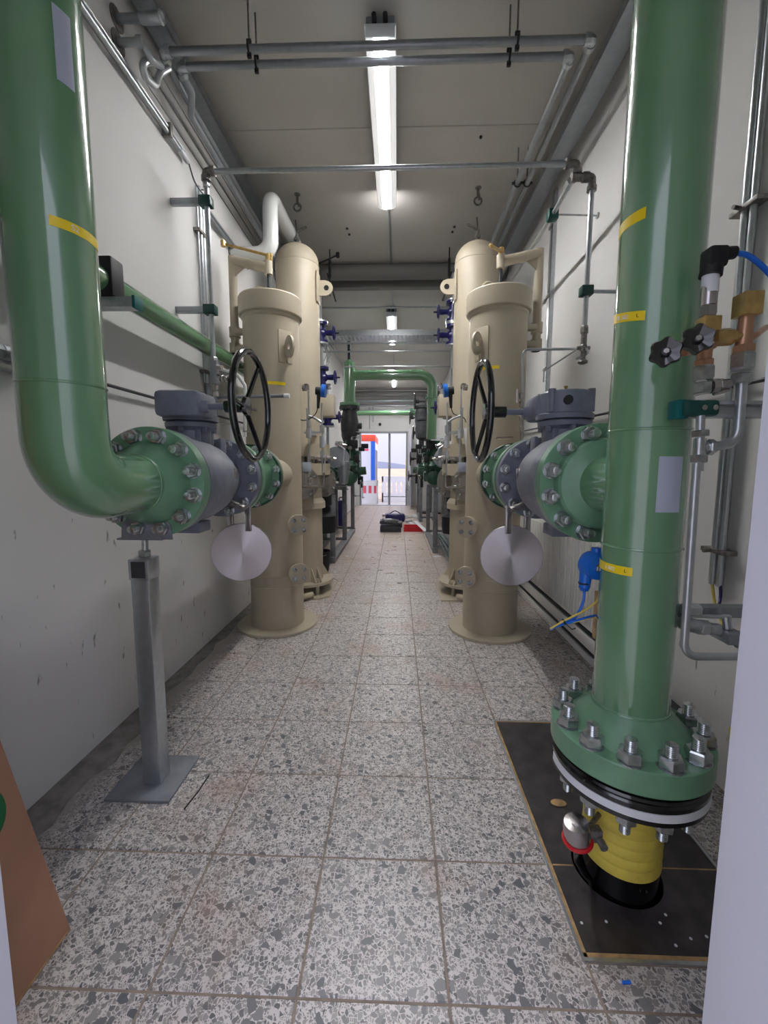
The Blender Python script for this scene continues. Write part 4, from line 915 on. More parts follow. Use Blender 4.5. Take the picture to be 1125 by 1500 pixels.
# white vent elbow through left wall
t = thing('vent_duct', 'white painted vent pipe with bends above the left vessel', 'pipe', (-1.2, 3.9, 3.2))
b = BM(); tube(b, [(XL, 3.92, 3.262), (-1.135, 3.92, 3.262), (-1.135, 3.92, 3.76), (-1.1, 5.8, 3.80)], .068, .13, 28, 9); obj('duct_body', b, 'whitepipe', t)
b = BM(); lathe(b, [(.08, 0), (.085, .01), (.07, .014)], (XL, 3.92, 3.262), (1, 0, 0), 28); obj('wall_collar', b, 'fitting', t)

# ================================================================== CEILING: lamps, hooks
for i, y in enumerate((2.73, 7.28, 11.83)):
    t = thing('ceiling_lamp', ['long lit ceiling lamp nearest the doorway', 'second lit ceiling lamp behind the cross trays', 'farthest lit ceiling lamp over the green portal pipe'][i], 'lamp', (-.115, y, 3.9), 'ceiling lamps')
    x0 = -.115
    b = BM(); bx(b, x0-.085, x0+.085, y, y+1.6, 3.93, 4.0, .008); obj('housing', b, 'plategrey', t)
    b = BM(); prism(b, [(-.09, 0), (.09, 0), (.085, -.05), (.06, -.068), (-.06, -.068), (-.085, -.05)], y-.012, y+1.612, lambda x, z, yy: V((x, yy, 3.935+z)))
    org = V((x0, 0, 0))
    me = mesh_of(b, 'diffuser', 'lampglow'); o = bpy.data.objects.new('diffuser', me); COL.objects.link(o); o.parent = t; o.location = V((x0, 0, 0))-ORG[t.name]
    b = BM(); bx(b, x0-.094, x0+.094, y-.016, y+1.616, 3.932, 3.944, .002); bx(b, x0-.087, x0+.087, y-.019, y-.010, 3.87, 3.94, .002); obj('diffuser_rim', b, 'labelwhite', t)
    b = BM()
    for yy in (y+.25, y+1.35): bx(b, x0-.04, x0+.04, yy-.02, yy+.02, 3.99, ZC, .002)
    obj('mounting_bracket', b, 'galv', t)
    b = BM()
    for dx in (-.035, .03): cyl(b, (x0+dx, y-.045, 3.965), (x0+dx, y+.01, 3.965), .014, seg=14)
    obj('cable_gland', b, 'blackmatt', t)
t = thing('lamp_conduit', 'ceiling conduit between the first and second lamps', 'conduit', (-.1, 5, 4.0))
b = BM(); tube(b, [(-.1, 4.5, 4.03), (-.1, 5.9, 4.03)], .011, 0, 10); tube(b, [(-.09, 6.2, 4.03), (-.09, 7.0, 4.02), (-.06, 7.2, 3.99)], .011, 0, 10); tube(b, [(-.1, 9.1, 4.03), (-.1, 11.7, 4.03)], .011, 0, 10); obj('conduit_tube', b, 'galvdull', t)
for x, y, lab in ((-1.0, 4.4, 'steel lifting ring on the ceiling above the left tall vessel'), (.76, 4.35, 'steel lifting ring on the ceiling above the right tall vessel')):
    t = thing('ceiling_ring', lab, 'hook', (x, y, 3.9), 'ceiling rings')
    b = BM(); cyl(b, (x, y, 3.97), (x, y, ZC), .014, seg=12); cyl(b, (x, y, ZC-.006), (x, y, ZC), .03, seg=16); obj('stem', b, 'fitting', t)
    b = BM(); torus(b, (x, y, 3.93), (0, 1, 0), .035, .009, 24, 8); torus(b, (x+.01, y, 3.965), (1, 0, 0), .022, .007, 16, 8); obj('ring', b, 'fitting', t)
k = 0
for x, y in ((-.58, 5.0), (-.57, 5.12), (.62, 5.0), (.61, 5.1), (.66, 3.72), (1.1, 3.5)):
    b = BM(); cyl(b, (x, y, ZC-.012), (x, y, ZC), .012, seg=10); tag(obj('ceiling_anchor', b, 'blackmatt'), 'small dark anchor plug in the ceiling', 'anchor', 'ceiling anchors')

# ================================================================== CROSS DUCT, TRAYS FURTHER BACK
t = thing('ventilation_duct', 'grey ventilation duct crossing the ceiling behind the tall vessels', 'duct', (0, 5.8, 3.8))
b = BM(); cyl(b, (XL, 5.85, 3.95), (XR, 5.85, 3.95), .095, seg=28); obj('round_duct', b, 'ductgrey', t)
b = BM(); bx(b, XL, XR, 6.05, 6.16, 3.84, 3.96, .004); obj('beam', b, 'ductgrey', t)
for x, lab in ((-.85, 'left'), (.62, 'right')):
    t = thing('duct_hanger', f'black rod and strap hanger at the {lab} end of the duct', 'hanger', (x, 5.4, 3.6))
    b = BM(); cyl(b, (x, 5.45, 3.5), (x, 5.45, ZC), .007, seg=8); obj('rod', b, 'blackmatt', t)
    b = BM(); box(b, (x, 5.45, 3.82), (.03, .04, .2), bev=.004); box(b, (x+.02*(-1 if x > 0 else 1), 5.45, 3.6), (.02, .03, .35), R=Matrix.Rotation(-.3 if x < 0 else .3, 3, 'Y'), bev=.003)
    if x < 0: tube(b, [(x-.2, 5.45, 3.86), (x+.1, 5.45, 3.98)], .01, 0, 8); lathe(b, [(.03, -.02), (.035, 0), (.03, .02)], (x+.1, 5.45, 3.98), (1, 0, 0), 12)
    obj('strap', b, 'blackmatt', t)
zt = 3.52
t = thing('cable_tray', 'perforated galvanised cable tray crossing above the corridor', 'tray', (0, 7, 3.45))
b = BM()
bx(b, XL, XR, 6.9, 6.903, zt-.06, zt+.03); bx(b, XL, XR, 7.2, 7.203, zt-.06, zt+.03)
n = 46
for i in range(n):
    x = XL+(XR-XL)*(i+.5)/n; bx(b, x-.011, x+.011, 6.9, 7.2, zt-.06, zt-.057)
for y in (6.93, 7.0, 7.07, 7.14, 7.19): bx(b, XL, XR, y-.01, y+.01, zt-.06, zt-.057)
obj('trough', b, 'galv', t)
for (y, z, r, lab) in ((6.9, 3.88, .014, 'thin galvanised pipe crossing above the perforated tray'), (7.0, 3.37, .02, 'galvanised pipe crossing just under the perforated tray'), (7.2, 3.29, .014, 'lowest galvanised pipe crossing under the perforated tray')):
    b = BM(); cyl(b, (XL, y, z), (XR, y, z), r, seg=12); tag(obj('cross_pipe', b, 'galv'), lab, 'pipe')
t = thing('hanging_wires', 'bundle of loose grey wires hanging beside the upper left blue valve', 'wire', (-.85, 5.3, 2.7))
random.seed(5)
b = BM()
for i in range(10):
    p = W(472+random.random()*6, 505, y=5.4); q = p+V((random.uniform(0, .16), random.uniform(-.1, .1), random.uniform(-.25, -.1))); tube(b, curve_pts([p, (p+q)/2+V((random.uniform(-.03, .05), 0, .03)), q], 5), .004, seg=5)
obj('wire_ends', b, 'galv', t)

# ================================================================== PORTAL PIPE AND REGULATOR LINES
t = thing('portal_pipe', 'green pipe bridging the corridor from left regulator to right', 'pipe', (-.1, 7.3, 1.8))
xl2, xr2, zp = -.825, .585, 2.93
b = BM(); tube(b, [(xl2, 7.3, 2.48), (xl2, 7.3, zp+.16)], .1, 0, 32); lathe(b, [(.1, 0), (.088, .05), (.05, .085), (.01, .095)], (xl2, 7.3, zp+.16), (0, 0, 1), 32); obj('left_riser', b, 'green', t)
b = BM(); tube(b, [(xl2+.05, 7.3, zp), (xr2, 7.3, zp), (xr2, 7.3, 1.86)], .086, .22, 32, 10); obj('bridge_pipe', b, 'green', t)
b = BM(); lathe(b, [(.08, 0), (.12, 0), (.12, .03), (.08, .03)], (xr2, 7.3, 2.53), (0, 0, 1), 32); lathe(b, [(.08, 0), (.17, 0), (.17, .05), (.1, .06)], (xl2, 7.3, 2.42), (0, 0, 1), 36); obj('flange', b, 'green2', t)
b = BM(); cyl(b, (xl2+.0, 7.3, zp+.25), (xl2, 7.3, 3.5), .028, seg=14); obj('support_rod', b, 'blackmatt', t)
b = BM(); cyl(b, (xl2-.12, 7.2, zp+.12), (XR, 7.2, zp+.12), .014, seg=10); tag(obj('cross_pipe', b, 'galv'), 'thin steel pipe running along the top of the green portal pipe', 'pipe')
def regulator(x0, y, s, lab, top):
    t = thing('regulator', lab, 'regulator', (x0, y, .95))
    b = BM()
    if top:
        lathe(b, [(.1, 2.36), (.175, 2.36), (.175, 2.41), (.1, 2.415)], (x0, y, 0), (0, 0, 1), 32)
        lathe(b, [(.1, 1.86), (.12, 1.90), (.15, 2.0), (.155, 2.15), (.13, 2.28), (.11, 2.36)], (x0, y, 0), (0, 0, 1), 32); cyl(b, (x0+s*.1, y, 2.08), (x0+s*.21, y, 2.08), .05, seg=18)
        obj('valve_body', b, 'darkgrey', t); b = BM()
    else: lathe(b, [(.09, 1.84), (.14, 1.84), (.14, 1.80), (.09, 1.8)], (x0, y, 0), (0, 0, 1), 28)
    if top:
        for k in range(10):
            a = 2*PI*k/10; inst('bolt', BOLTS, t, (x0+.15*math.cos(a), y+.15*math.sin(a), 2.355), basis((0, 0, -1)).to_quaternion())
    lathe(b, [(.08, 1.15), (.13, 1.18), (.16, 1.3), (.13, 1.42), (.08, 1.5), (.075, 1.84)], (x0, y, 0), (0, 0, 1), 28)
    cyl(b, (x0+s*.1, y, 1.3), (x0+s*.28, y, 1.32), .07, seg=20); cyl(b, (x0+s*.12, y, 1.66), (x0+s*.12, y, 1.2), .045, seg=16); cyl(b, (x0-s*.14, y-.1, 1.25), (x0-s*.14, y-.1, 1.7), .05, seg=16)
    for z in (1.33, 1.48, 1.62): cyl(b, (x0+s*.12, y, z-.012), (x0+s*.12, y, z+.012), .062, seg=16)
    obj('body', b, 'dgreen', t)
    b = BM(); box(b, (x0+s*.06, y-.05, 1.77), (.16, .16, .14), bev=.01); box(b, (x0+s*.26, y, 1.74), (.12, .09, .08), bev=.008); box(b, (x0+s*.0, y-.12, 1.43), (.08, .06, .2), bev=.008); box(b, (x0+s*.2, y+.05, 1.12), (.05, .05, .2)); obj('actuator', b, 'blackmatt', t)
    b = BM(); lathe(b, [(.05, -.2), (.12, -.18), (.12, -.12), (.07, -.1), (.09, 0), (.07, .1), (.12, .12), (.12, .18), (.05, .2)], (x0+s*.02, y-.25, 1.2), (0, 1, 0), 24); lathe(b, [(.04, 0), (.05, .12), (.1, .14), (.11, .2), (.04, .24)], (x0+s*.02, y-.25, 1.25), (s*.2, -.3, 1), 22); obj('pilot_valve', b, 'dgreen', t)
    b = BM(); box(b, (x0+s*.15, y-.3, 1.52), (.07, .07, .12), bev=.006); obj('limit_switch', b, 'blackmatt', t)
    b = BM(); cyl(b, (x0-s*.12, y-.28, 1.5), (x0-s*.12, y-.28, 1.78), .045, seg=18); cyl(b, (x0-s*.12, y-.28, 1.62), (x0-s*.12, y-.28, 1.64), .07, seg=18); obj('spring_housing', b, 'darkgrey', t)
    random.seed(int(abs(x0*100)+y*10))
    for i in range(9):
        b = BM(); p = V((x0+random.uniform(-.2, .25)*1, y+random.uniform(-.2, .0), random.uniform(1.1, 1.8))); q = p+V((random.uniform(-.1, .1), random.uniform(-.05, .05), random.choice([-.25, .25, .15])))
        m_ = p.copy(); m_.z = q.z; tube(b, [p, m_, q+V((.03, 0, 0))], .007, .02, 8)
        for e in (p, q): hexa(b, e-V((0, 0, .015)), e+V((0, 0, .015)), .014)
        obj('control_line', b, 'galv', t)
    for i in range(3):
        b = BM(); p = V((x0+s*random.uniform(-.05, .25), y-.14-random.random()*.08, random.uniform(1.15, 1.7))); lathe(b, [(.03, 0), (.034, .004), (.034, .025), (.03, .03)], p, (s*.3, -1, 0), 20); obj('gauge', b, 'steel', t)
    return t
regulator(-.825, 7.3, 1, 'dark grey and green regulator under the left end of portal pipe', True)
regulator(-.99, 8.6, 1, 'green regulator behind the left portal riser', True)
regulator(.64, 7.5, -1, 'green regulator under the right leg of portal pipe', False)
regulator(.62, 9.2, -1, 'farther green regulator beyond the right portal leg', False)
def slamshut(x0, y, s, lab, z=1.52):
    t = thing('flow_meter', lab, 'valve', (x0, y, z-.2))
    b = BM(); lathe(b, [(.02, -.2), (.15, -.19), (.15, -.15), (.08, -.14), (.1, 0), (.08, .14), (.15, .15), (.15, .19), (.02, .2)], (x0, y, z), (0, 1, 0), 28); obj('body', b, 'galvdull', t)
    b = BM(); lathe(b, [(.05, 0), (.05, .16), (.09, .17), (.09, .22), (.02, .24)], (x0, y, z), (s*.3, -.2, 1), 22); obj('head', b, 'steel', t)
    b = BM(); tube(b, [(x0+s*.1, y-.2, z-.1), (x0+s*.12, y-.22, z+.12), (x0, y-.2, z+.2)], .015, .04, 10); hexa(b, (x0+s*.1, y-.2, z-.12), (x0+s*.1, y-.2, z-.05), .03); obj('control_line', b, 'galv', t)
slamshut(-.88, 6.2, 1, 'silver metal meter body between left vessel and regulator')
slamshut(.70, 6.2, -1, 'silver metal meter body between right vessel and regulator')
t = thing('filter_cartridge', 'hanging grey cone canister beside the left regulator', 'canister', (-.80, 6.2, 1.2))
b = BM(); lathe(b, [(.02, 0), (.06, .02), (.1, .28), (.09, .33), (.03, .34)], (-.78, 6.1, 1.13), (0, 0, 1), 24); obj('cone', b, 'galvdull', t)
b = BM(); cyl(b, (-.78, 6.1, 1.46), (-.78, 6.1, 1.6), .012, seg=8); obj('stem', b, 'fitting', t)
for x0, s, side in ((-1.02, 1, 'left'), (.80, -1, 'right')):  # dark valve-like bulks added as shadow to fill the black zones behind the vessels
    t = thing('shade_valve', f'bulky dark green valve shape added as shade behind the {side} tall vessel', 'valve', (x0, 5.5, .7))
    b = BM(); lathe(b, [(.1, -.32), (.17, -.3), (.17, -.25), (.1, -.24), (.15, -.1), (.15, .1), (.1, .24), (.17, .25), (.17, .3), (.1, .32)], (x0, 5.5, 1.25), (0, 1, 0), 32); obj('casting', b, 'dgreen', t)
    b = BM(); lathe(b, [(.05, .5), (.16, .52), (.17, .6), (.17, .74), (.1, .8), (.08, 1.15)], (x0+s*.04, 5.5, 0), (0, 0, 1), 32); obj('lower_bonnet', b, 'blackmatt', t)
    b = BM(); box(b, (x0+s*.12, 5.38, 1.0), (.1, .12, .22), bev=.01); obj('switch_box', b, 'blackmatt', t)
    b = BM(); cyl(b, (x0, 5.5, 0), (x0, 5.5, .52), .03, seg=12); obj('support_leg', b, 'frame', t)
def skid(xin, xout, ys_, ztop, lab, side):
    t = thing('steel_stand', lab, 'stand', ((xin+xout)/2, ys_[0], 0)); w = .075
    x0, x1 = min(xin, xout), max(xin, xout)
    for x in (xin, xout):
        b = BM(); bx(b, x-.04, x+.04, ys_[0]-.1, ys_[-1]+.12, 0, .075, .003); bx(b, x-.055, x+.055, ys_[0]-.1, ys_[-1]+.12, .075, .085); obj('base_beam', b, 'frame', t)
    for y in ys_:
        for x in (xin, xout):
            b = BM(); box(b, (x, y, (.08+ztop)/2), (w, w, ztop-.08), bev=.004); obj('post', b, 'frame', t)
        b = BM(); bx(b, x0-.03, x1+.03, y-.03, y+.03, ztop, ztop+.06, .004); obj('top_beam', b, 'frame', t)
        b = BM(); bx(b, x0, x1, y-.03, y+.03, .085, .13, .003); obj('cross_beam', b, 'frame', t)
        b = BM(); box(b, ((x0+x1)/2-.05*side, y, ztop+.1), (.12, .1, .09), bev=.006); obj('saddle', b, 'frame', t)
skid(-.93, -1.28, (5.98, 7.35, 8.7), .98, 'long grey steel stand carrying the left regulators', 1)
skid(.62, .97, (6.75, 8.35), .98, 'grey steel stand nearest on the right side', -1)
skid(.60, .95, (10.6, 12.0), 1.02, 'grey steel stand farthest on the right side', -1)
# horizontal process lines on the stands
for x, ya, yb, z, m_, lab in ((-1.1, 4.8, 10.2, 1.25, 'dgreen', 'dark green line along the left stands'), (.82, 4.8, 12.5, 1.25, 'dgreen', 'dark green line along the right stands')):
    t = thing('process_line', lab, 'pipe', (x, (ya+yb)/2, z-.1)); b = BM(); cyl(b, (x, ya, z), (x, yb, z), .075, seg=24); obj('pipe_body', b, m_, t)
    for y in (5.5, 6.7, 7.9, 9.1, 9.9):
        b = BM(); cyl(b, (x, y-.04, z), (x, y+.04, z), .14, seg=28); obj('flange', b, m_, t)
# handwheels of the far right valves
for i, (px, py, y, r) in enumerate(((607.5, 588, 9.6, .17), (600.5, 612, 11.2, .16), (605.5, 634, 10.2, .15), (601, 672, 11.0, .17), (611, 668, 9.0, .17), (598.5, 697, 12.5, .15))):
    c = W(px, py, y=y); t = thing('valve_handwheel', ['topmost black handwheel above the right stands', 'small black handwheel under the far right pipe', 'black handwheel level with the door head', 'large black handwheel right of the far door', 'black handwheel nearest beside the right regulator', 'lowest black handwheel beside the far door'][i], 'handwheel', c, 'far right handwheels')
    b = BM(); torus(b, c, (1, .0, 0), r, .016, 28, 8); obj('rim', b, 'black', t)
    for k in range(3): a = k*2*PI/3+.5; b = BM(); cyl(b, c+V((.03, 0, 0)), c+V((0, r*math.cos(a), r*math.sin(a))), .011, seg=6); obj('spoke', b, 'black', t)
    b = BM(); cyl(b, c, c+V((.3, 0, 0)), .02, seg=10); cyl(b, c, c+V((.1, 0, 0)), .04, seg=12); obj('shaft', b, 'blackmatt', t)
    b = BM(); lathe(b, [(.1, -.15), (.1, .1), (.13, .12), (.13, .17), (.05, .2)], c+V((.33, 0, -.05)), (0, 0, 1), 18); cyl(b, (c.x+.33, c.y, 1.25), c+V((.33, 0, -.19)), .035, seg=12); obj('valve_body', b, ['darkgrey', 'dgreen', 'dgreen', 'galvdull', 'darkgrey', 'dgreen'][i], t)
for i, (px, py, y) in enumerate(((617, 610, 9.6), (618, 628, 9.3))):
    c = W(px, py, y=y); t = thing('line_valve', ['upper grey ribbed valve housing left of the right portal leg', 'lower grey ribbed valve housing left of the right portal leg'][i], 'valve', c-V((0, 0, .2)))
    b = BM(); lathe(b, [(.06, -.25), (.13, -.2), (.15, 0), (.12, .16), (.15, .18), (.15, .23), (.03, .25)], c, (0, 0, 1), 24); cyl(b, (c.x, c.y, 1.2), c-V((0, 0, .24)), .05, seg=14); obj('body', b, 'darkgrey', t)
    b = BM()
    for k in range(3): torus(b, c+V((0, 0, -.1+.09*k)), (0, 0, 1), .14, .008, 20, 6)
    obj('ribs', b, 'darkgrey', t)
# floor-level trays and pipes under the right stands
t = thing('floor_tray', 'wire cable tray with loose cables on the floor under the right stands', 'tray', (.82, 6, 0))
b = BM()
for x in (.72, .80, .88): bx(b, x-.006, x+.006, 5.0, 8.2, .09, .10)
for i in range(26): y = 5.0+i*.128; bx(b, .72, .88, y-.006, y+.006, .085, .095)
for y in (5.1, 6.4, 8.0): bx(b, .73, .87, y-.02, y+.02, 0, .09)
obj('tray_grid', b, 'galv', t)
random.seed(9); b = BM()
for i in range(7):
    x = .74+i*.02; tube(b, curve_pts([(x, 5.0, .11), (x+random.uniform(-.02, .02), 5.8, .12), (x+random.uniform(-.04, .04), 6.6, .13), (x, 8.0, .11)], 6), .009, seg=6)
obj('cables', b, 'dgreen', t)

# ================================================================== BACK WALL
for i, (z, r, lab) in enumerate(((3.85, .09, 'thick grey duct across the back wall'), (3.62, .05, 'upper grey pipe across the back wall'), (3.45, .03, 'middle thin grey pipe across the back wall'), (3.3, .025, 'lower thin grey pipe across the back wall'))):
    b = BM(); cyl(b, (XL, 14.6, z), (XR, 14.6, z), r, seg=18); tag(obj('cross_pipe', b, 'galvdull' if i else 'ductgrey'), lab, 'pipe')
t = thing('far_green_pipe', 'dark green pipe crossing in front of the back wall', 'pipe', (0, 13, 2.95))
b = BM(); cyl(b, (XL, 13.0, 3.01), (XR, 13.0, 3.01), .075, seg=20); obj('pipe_body', b, 'green', t)
b = BM(); lathe(b, [(.05, -.05), (.14, -.05), (.14, .05), (.05, .05)], (.42, 13, 3.01), (1, 0, 0), 24); obj('flange', b, 'dgreen', t)
t = thing('wall_conduit', 'pair of vertical conduits above the far door', 'conduit', (-1.0, 14.9, 2.65))
for dx in (0, .12): b = BM(); cyl(b, (-.98+dx, 14.92, 2.7+dx*2), (-.98+dx, 14.92, 3.5), .02, seg=8); obj('conduit_tube', b, 'galvdull', t)
for i, x in enumerate((-1.3, -.62)):
    b = BM(); cyl(b, (x, 14.85, 2.86), (x, 14.95, 2.86), .05, seg=12); tag(obj('wall_socket', b, 'blackmatt'), ['small black fitting left above the far door', 'small black fitting over the middle of the far door'][i], 'fitting')
t = thing('door_leaf', 'grey door leaf standing open on the right of the far doorway', 'door', (.5, 13.8, 0))
b = BM(); box(b, (.42, 14.2, 1.31), (.05, 1.35, 2.58), bev=.004); obj('panel', b, 'doorwhite', t)
b = BM(); bx(b, .385, .395, 13.6, 14.8, .1, .75); obj('kick_panel', b, 'dgreen', t)
b = BM(); tube(b, [(.38, 13.7, 1.1), (.34, 13.7, 1.1), (.34, 13.83, 1.1)], .012, .01, 8); obj('handle', b, 'blackmatt', t)
t = thing('control_cabinet', 'narrow pale cabinet beyond the far right handwheels', 'cabinet', (.85, 12.8, 0))
b = BM(); bx(b, .62, 1.3, 12.3, 13.2, .05, 2.3, .01); obj('body', b, 'white', t)
b = BM(); bx(b, .605, .622, 12.35, 13.15, .15, 2.2, .004); obj('door', b, 'white', t)
b = BM(); bx(b, .65, 1.28, 12.33, 13.17, 0, .05); obj('plinth', b, 'darkgrey', t)

# ================================================================== FLOOR CLUTTER
t = thing('tool_case', 'open dark grey tool case on the floor at the far end', 'case', (-.13, 8.9, 0))
b = BM(); bx(b, -.36, .09, 8.8, 9.15, 0, .13, .012); obj('case_body', b, 'darkgrey', t)
b = BM(); box(b, (-.14, 8.97, .19), (.46, .34, .06), R=Matrix.Rotation(.09, 3, 'Y'), bev=.01); obj('lid', b, 'darkgrey', t)
b = BM(); box(b, (-.2, 8.9, .25), (.2, .16, .05), R=Matrix.Rotation(.3, 3, 'Z'), bev=.01); cyl(b, (-.1, 8.85, .26), (.02, 8.9, .23), .03, seg=12); obj('drill', b, 'galvdull', t)
t = thing('tool_case', 'second dark tool case behind the open grey one', 'case', (-.05, 9.6, 0))
b = BM(); bx(b, -.28, .12, 9.5, 9.85, 0, .12, .012); obj('case_body', b, 'darkgrey', t)
b = BM(); bx(b, -.1, 0, 9.48, 9.5, .06, .09, .004); obj('handle', b, 'blackmatt', t)
t = thing('parts_tray', 'shallow red tray on the floor right of the tool case', 'tray', (.37, 9.05, 0))
b = BM(); x0, x1, y0, y1 = .15, .55, 8.9, 9.3
bx(b, x0, x1, y0, y1, 0, .01); bx(b, x0, x1, y0, y0+.01, 0, .1); bx(b, x0, x1, y1-.01, y1, 0, .1); bx(b, x0, x0+.01, y0, y1, 0, .1); bx(b, x1-.01, x1, y0, y1, 0, .1); obj('tub', b, 'red', t)
b = BM()
for sx in (x0-.01, x1-.005): bx(b, sx, sx+.015, y0, y1, .09, .102)
bx(b, x0, x1, y0-.008, y0+.008, .09, .102); obj('rim', b, 'red', t)
random.seed(12)
for i in range(16):
    x, y = random.uniform(-.3, .55), random.uniform(10.3, 11.9); b = BM(); L = random.uniform(.12, .5); a = random.uniform(-1.5, 1.5); c_ = ['steel', 'navy', 'labelwhite', 'darkgrey', 'galv'][i % 5]
    if i % 3 == 0: box(b, (x, y, .03), (L, .09, .06), R=Matrix.Rotation(a, 3, 'Z'), bev=.01)
    else: d = V((math.cos(a), math.sin(a), 0)); tube(b, [V((x, y, .025))-d*L/2, V((x, y, .025))+d*L/2], .025, 0, 10)
    tag(obj('tool', b, c_), f"{dict(steel='bright steel', navy='dark blue', labelwhite='white', darkgrey='dark grey', galv='dull silver')[c_]} {'flat tool' if i % 3 == 0 else 'rod-like tool'} in the {'left' if x < .12 else 'right'} {'nearer' if y < 11.1 else 'farther'} part of the pile by the far door", 'tool', 'scattered tools near the far door')
t = thing('tool_bag', 'dark blue tool bag in the far pile of tools', 'bag', (-.05, 10.6, 0))
b = BM(); box(b, (-.05, 10.6, .1), (.5, .3, .2), bev=.05); obj('bag_body', b, 'navy', t)
b = BM(); tube(b, curve_pts([(-.2, 10.6, .19), (-.05, 10.58, .27), (.1, 10.6, .19)]), .012, seg=8); obj('strap', b, 'blackmatt', t)
for i, (x0, x1, y, h, c_) in enumerate(((.3, .36, 10.1, .12, 'labelwhite'), (.45, .6, 8.6, .22, 'labelwhite'))):
    b = BM(); box(b, ((x0+x1)/2, y+.2, h/2+.002), (.09, .6, .008), R=Matrix.Rotation(.2+.3*i, 3, 'Z') @ Matrix.Rotation(.35*i, 3, 'X'))
    if i == 0:
        bmesh.ops.translate(b, verts=b.verts, vec=(0, 0, -.05))
    for v in b.verts: v.co.z = max(v.co.z, .001)
    tag(obj('white_strip', b, 'labelwhite'), ['white plastic strip lying before the far tool pile', 'white plastic strip leaning by the red tray'][i], 'strip')
t = thing('bucket', 'black bucket on the floor behind the left tall vessel', 'bucket', (-.99, 5.45, 0))
b = BM(); lathe(b, [(.09, 0), (.125, .26), (.13, .26), (.13, .275), (.118, .275), (.085, .01), (.001, .01)], (-1.0, 5.45, 0), (0, 0, 1), 28); obj('pail', b, 'blackmatt', t)
b = BM(); tube(b, curve_pts([(-1.12, 5.43, .25), (-1.08, 5.34, .235), (-.97, 5.31, .23), (-.88, 5.42, .25)]), .003, seg=6); obj('handle', b, 'galv', t)
# black bag under left stand, blue canister
t = thing('blue_canister', 'blue canister standing under the left stand', 'canister', (-1.33, 9.4, 0))
b = BM(); lathe(b, [(.13, 0), (.14, .02), (.14, .5), (.1, .58), (.04, .6)], (-1.32, 9.8, 0), (0, 0, 1), 20); obj('body', b, 'navy', t)
b = BM(); torus(b, (-1.32, 9.8, .62), (0, 1, 0), .05, .012, 16, 6); obj('handle', b, 'blackmatt', t)
# scraps
random.seed(21)
for i in range(46):
    x, y = random.uniform(-.75, .5), random.uniform(4.6, 8.6); b = BM(); a = random.uniform(0, PI); L = random.uniform(.03, .11); d = V((math.cos(a), math.sin(a), 0)); e = V((-d.y, d.x, 0))*random.uniform(-.02, .02)
    tube(b, [V((x, y, .004)), V((x, y, .007))+d*L/2+e, V((x, y, .004))+d*L], .0025, 0, 5)
    tag(obj('debris', b, 'wood' if i % 3 else 'darkgrey'), 'thin off-cut or shaving lying on the corridor floor', 'debris', 'shavings on the corridor floor')
for i, (px, py, w, m_, lab) in enumerate(((818, 815, .2, 'white', ''), (640, 815, .13, 'labelwhite', 'white paper scrap on the floor beside the right stand'), (508, 815, .05, 'labelwhite', 'small white scrap left of the corridor middle'), (491, 838, .05, 'labelwhite', 'crumpled white scrap near the left tall vessel'), (585, 854, .05, 'cement', 'folded grey scrap in the corridor middle'))):
    if i == 0: continue
    c = W(px, py, z=.005); b = BM(); box(b, c, (w, w*.6, .004), R=Matrix.Rotation(i*.7, 3, 'Z') @ Matrix.Rotation(.05, 3, 'X')); 
    for v in b.verts: v.co.z = max(v.co.z, .001)
    tag(obj('paper_scrap', b, m_), lab, 'scrap')
b = BM(); c = W(818, 1177, z=0); lathe(b, [(.002, 0), (.016, .001), (.02, .004), (.012, .007), (.001, .008)], c, (0, 0, 1), 14); 
for v in b.verts: v.co.x = c.x+(v.co.x-c.x)*1.6
tag(obj('wood_chip', b, 'wood'), 'curled wood chip on the farther black pit board', 'debris')
b = BM(); p, q = W(306, 1136, z=.003), W(270, 1185, z=.003); tube(b, [p, (p+q)/2+V((.004, 0, 0)), q], .003, 0, 6); tag(obj('cable_tie', b, 'blackmatt'), 'thin black cable tie on the floor right of the stand', 'debris')
b = BM(); c = W(918, 1440, z=.003); cyl(b, c-V((.011, 0, -.001)), c+V((.011, .002, .001)), .004, seg=12); tag(obj('plug_piece', b, 'cyanblue'), 'tiny blue plastic piece on the tiles in front of the pit', 'debris')
for i, (px, py) in enumerate(((908, 1438), (852, 1352), (888, 1350), (975, 1340), (1012, 1375), (1035, 1372), (967, 1352), (990, 1385))):
    c = W(px, py, z=.001); b = BM(); lathe(b, [(.004, -.001), (.0045, .0008), (.001, .0015)], c, (0, 0, 1), 7); tag(obj('paint_speck', b, 'labelwhite'), 'white paint or plaster speck on and before the near pit board', 'debris', 'white specks at the pit')

# ================================================================== RADIATOR, SKIRTING PIPES RIGHT
t = thing('radiator', 'white ribbed panel radiator low on the right wall', 'radiator', (1.36, 3.6, .24))
b = BM(); bx(b, 1.345, 1.385, 2.40, 4.95, .25, .90, .006); obj('panel', b, 'radiator', t)
b = BM(); y = 2.44
while y < 4.9: bx(b, 1.333, 1.348, y, y+.028, .285, .87, .006); y += .05
rb = obj('ribs', b, 'radiator', t); rb['kind'] = 'stuff'
for y in (2.7, 4.6): b = BM(); bx(b, 1.385, XR, y, y+.04, .4, .7); obj('wall_bracket', b, 'white', t)
b = BM(); bx(b, XR-.06, XR, 1.9, 8, .10, .19, .004); tag(obj('cable_trunking', b, 'radiator'), 'grey cable trunking along the right wall under the radiator', 'trunking')
b = BM(); tube(b, [(XR-.045, 1.9, .215), (XR-.045, 8, .215)], .018, 0, 12); tag(obj('heating_line', b, 'darkgrey'), 'dark insulated pipe just above the right trunking', 'pipe')
